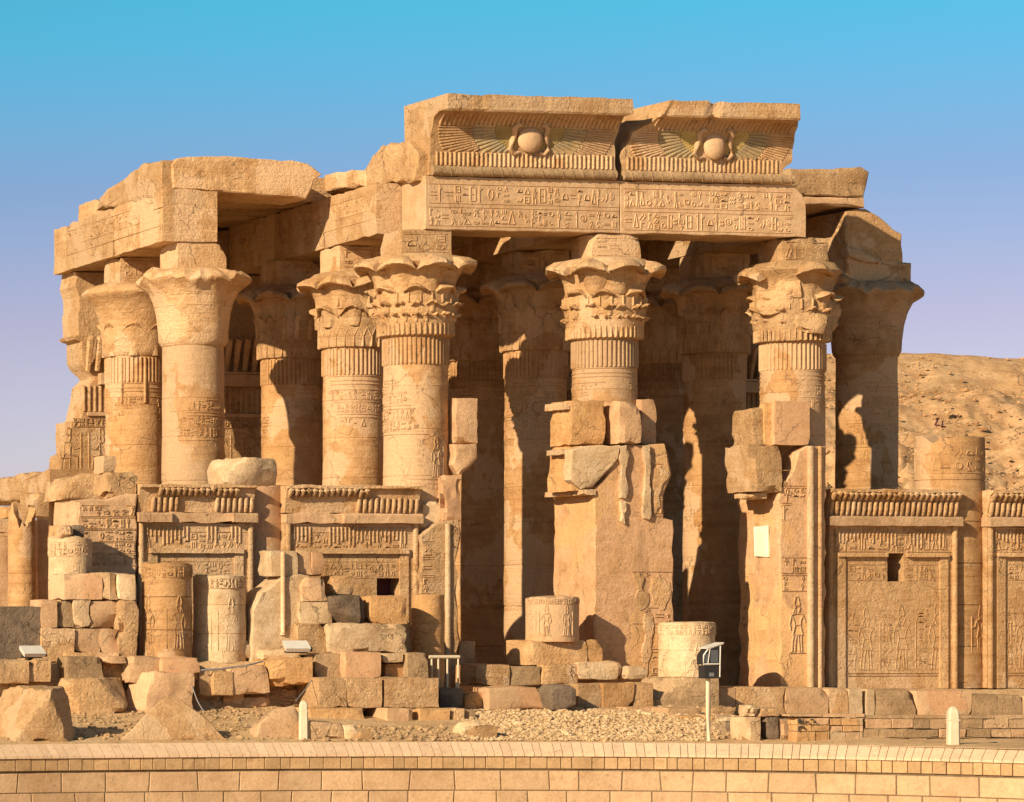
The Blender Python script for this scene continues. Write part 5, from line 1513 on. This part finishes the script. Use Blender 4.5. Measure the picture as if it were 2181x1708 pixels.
def lamp_post():
    X, Y, Zt = pt_zc(1508, 1443, wall_zc(1508) + .9)
    z0 = ground_z(X, Y) - .2; zc = ZC(X, Y); m = zc / F
    root = empty('lamp_post', (X, Y, z0)); tag(root, 'slim cream lamp post carrying a black hooded floodlight', 'lamp post')
    mb = MB(); tube(mb, [(0, 0, 0), (0, 0, (Zt - z0) * .5), (-.01, 0, Zt - z0)], [.075, .066, .062], 10); build(mb, 'pole', M['white'], root, sharp=1)
    H = Zt - z0
    mb = MB(); mb.box(-.20, .20, -.18, .18, H - .02, H + .34); ho = build(mb, 'gear_box', M['black'], root)
    mb = MB(); prof = [(-.24, H + .36), (-.24, H + .62), (-.12, H + .78), (.10, H + .86), (.24, H + .88), (.22, H + .36)]
    vs = [(x, -.2, z) for x, z in prof] + [(x, .2, z) for x, z in prof]; n = len(prof)
    mb.add(vs, [tuple(range(n)), tuple(range(n, 2 * n))[::-1]] + [(i, i + n, (i + 1) % n + n, (i + 1) % n) for i in range(n)])
    hd = build(mb, 'lamp_head', M['black'], root)
    mb = MB()
    tube(mb, [(-.25, -.21, H + .40), (-.25, -.21, H + .62), (-.12, -.21, H + .79), (.10, -.21, H + .87), (.32, -.21, H + .93)], .022, 6)
    tube(mb, [(.25, -.21, H + .88), (.23, -.21, H + .02)], .018, 6); tube(mb, [(-.06, -.21, H + .80), (-.12, -.21, H + .40)], .014, 6); tube(mb, [(-.25, -.21, H + .38), (.23, -.21, H + .38)], .022, 6)
    build(mb, 'rim', M['lampwhite'], root, sharp=1)
    mb = MB(); mb.box(-.20, -.10, -.206, -.2, H + .42, H + .66); mb.box(-.04, .18, -.206, -.2, H + .42, H + .76); build(mb, 'lens', M['glass'], root)
    mb = MB(); vs = [(-.16, -.24, H + .80), (.34, -.24, H + .95), (.34, .24, H + .95), (-.16, .24, H + .80)]; vs += [(x, y, z + .025) for x, y, z in vs]
    mb.add(vs, [(0, 1, 2, 3), (7, 6, 5, 4), (0, 4, 5, 1), (1, 5, 6, 2), (2, 6, 7, 3), (3, 7, 4, 0)]); build(mb, 'hood', M['lampwhite'], root)
    mb = MB(); mb.box(-.07, .07, -.185, -.18, H + .04, H + .14); build(mb, 'label_plate', M['steel'], root)
lamp_post()
def floodlight(px, py, w, label, Y, yaw):
    X, Z = XZ(px, py, Y)
    root = empty('floodlight', (X, Y, Z), (0, 0, yaw)); tag(root, label, 'floodlight', 'white floodlights lying on the ruins')
    mb = MB(); a = .55
    def R(x, y, z): return (x, y * cos(a) - z * sin(a), y * sin(a) + z * cos(a))
    vs = [R(x, y, z) for z, s in ((.0, .92), (.13, 1.0)) for x, y in ((-w / 2 * s, -.22 * s), (w / 2 * s, -.22 * s), (w / 2 * s, .22 * s), (-w / 2 * s, .22 * s))]
    vs = [(x, y, z + .12) for x, y, z in vs]
    mb.add(vs, [(0, 3, 2, 1), (4, 5, 6, 7), (0, 1, 5, 4), (1, 2, 6, 5), (2, 3, 7, 6), (3, 0, 4, 7)]); build(mb, 'housing', M['lampwhite'], root)
    mb = MB(); mb.box(-w * .42, w * .42, -.10, .10, -.02, .05); mb.box(w / 2, w / 2 + .10, -.08, .06, .02, .16); build(mb, 'bracket', M['black'], root)
floodlight(68, 1400, .70, 'white floodlight lying in front of the shade-coloured wall block at the left', -5.5, .15)
floodlight(630, 1389, .76, 'white floodlight lying at the foot of the pale ruined wall piece', -5.9, -.05)
def railing():
    Y = -5.0
    Xa, zt = XZ(914, 1399, Y); Xb, _ = XZ(978, 1399, Y)
    z0 = ground_z((Xa + Xb) / 2, Y) - .1
    root = empty('railing', (Xa, Y, z0)); tag(root, 'short cream pipe railing standing beside the slender banded stump', 'railing')
    L = Xb - Xa; H = zt - z0
    mb = MB(); tube(mb, [(0, 0, H), (L, 0, H)], .055, 8); build(mb, 'handrail', M['white'], root, sharp=1)
    for t in (.08, .30, .60, .96):
        mb = MB(); tube(mb, [(L * t, 0, 0), (L * t, 0, H)], .032, 8); build(mb, 'post', M['white'], root, sharp=1)
    mb = MB(); tube(mb, [(L * .75, 0, 0), (L * .92, 0, H * .55)], .025, 6); build(mb, 'brace', M['white'], root, sharp=1)
railing()
def cable(pts, label, r=.018):
    P = [Vector((*XZ(a, b, Y)[:1], Y, XZ(a, b, Y)[1])) for a, b, Y in pts]
    o = P[0]; mb = MB(); tube(mb, [p - o for p in P], r, 6)
    tag(build(mb, 'cable', M['cable'], loc=o, sharp=1), label, 'cable', 'cables hanging among the ruins')
cable([(405, 1452, -6.3), (412, 1470, -6.6), (420, 1492, -7.0), (428, 1506, -7.4), (434, 1514, -7.8)], 'grey cable drooping from the ledge row beside the triangular slab')
cable([(664, 1446, -6.5), (655, 1462, -6.9), (642, 1478, -7.4), (630, 1492, -7.8)], 'grey cable slanting down across the dark gap by the dressed stack')
cable([(428, 1427, -6.2), (470, 1424, -6.25), (520, 1418, -6.1), (560, 1408, -5.9)], 'pale conduit lying along the top of the split block', .03)
def scrap():
    k = 2000; zc = 204; X, Y, Z = pt_zc(k, 912, zc)
    root = empty('scrap_frame', (X, Y, Z)); tag(root, 'small dark twisted scrap frame lying on the hillside above the broken column', 'scrap')
    mb = MB(); s = zc / F
    tube(mb, [(-.28, 0, .18), (.02, .1, .62), (-.22, 0, .52)], .055, 6); tube(mb, [(-.28, 0, .18), (-.02, -.1, .16)], .05, 6); build(mb, 'bent_bar', M['maroon'], root, sharp=1)
    mb = MB(); tube(mb, [(.20, 0, .42), (.22, .05, .22), (.12, 0, .10), (.38, 0, .08)], [.06, .07, .08, .05], 6); build(mb, 'crumpled_bar', M['maroon'], root, sharp=1)
scrap()
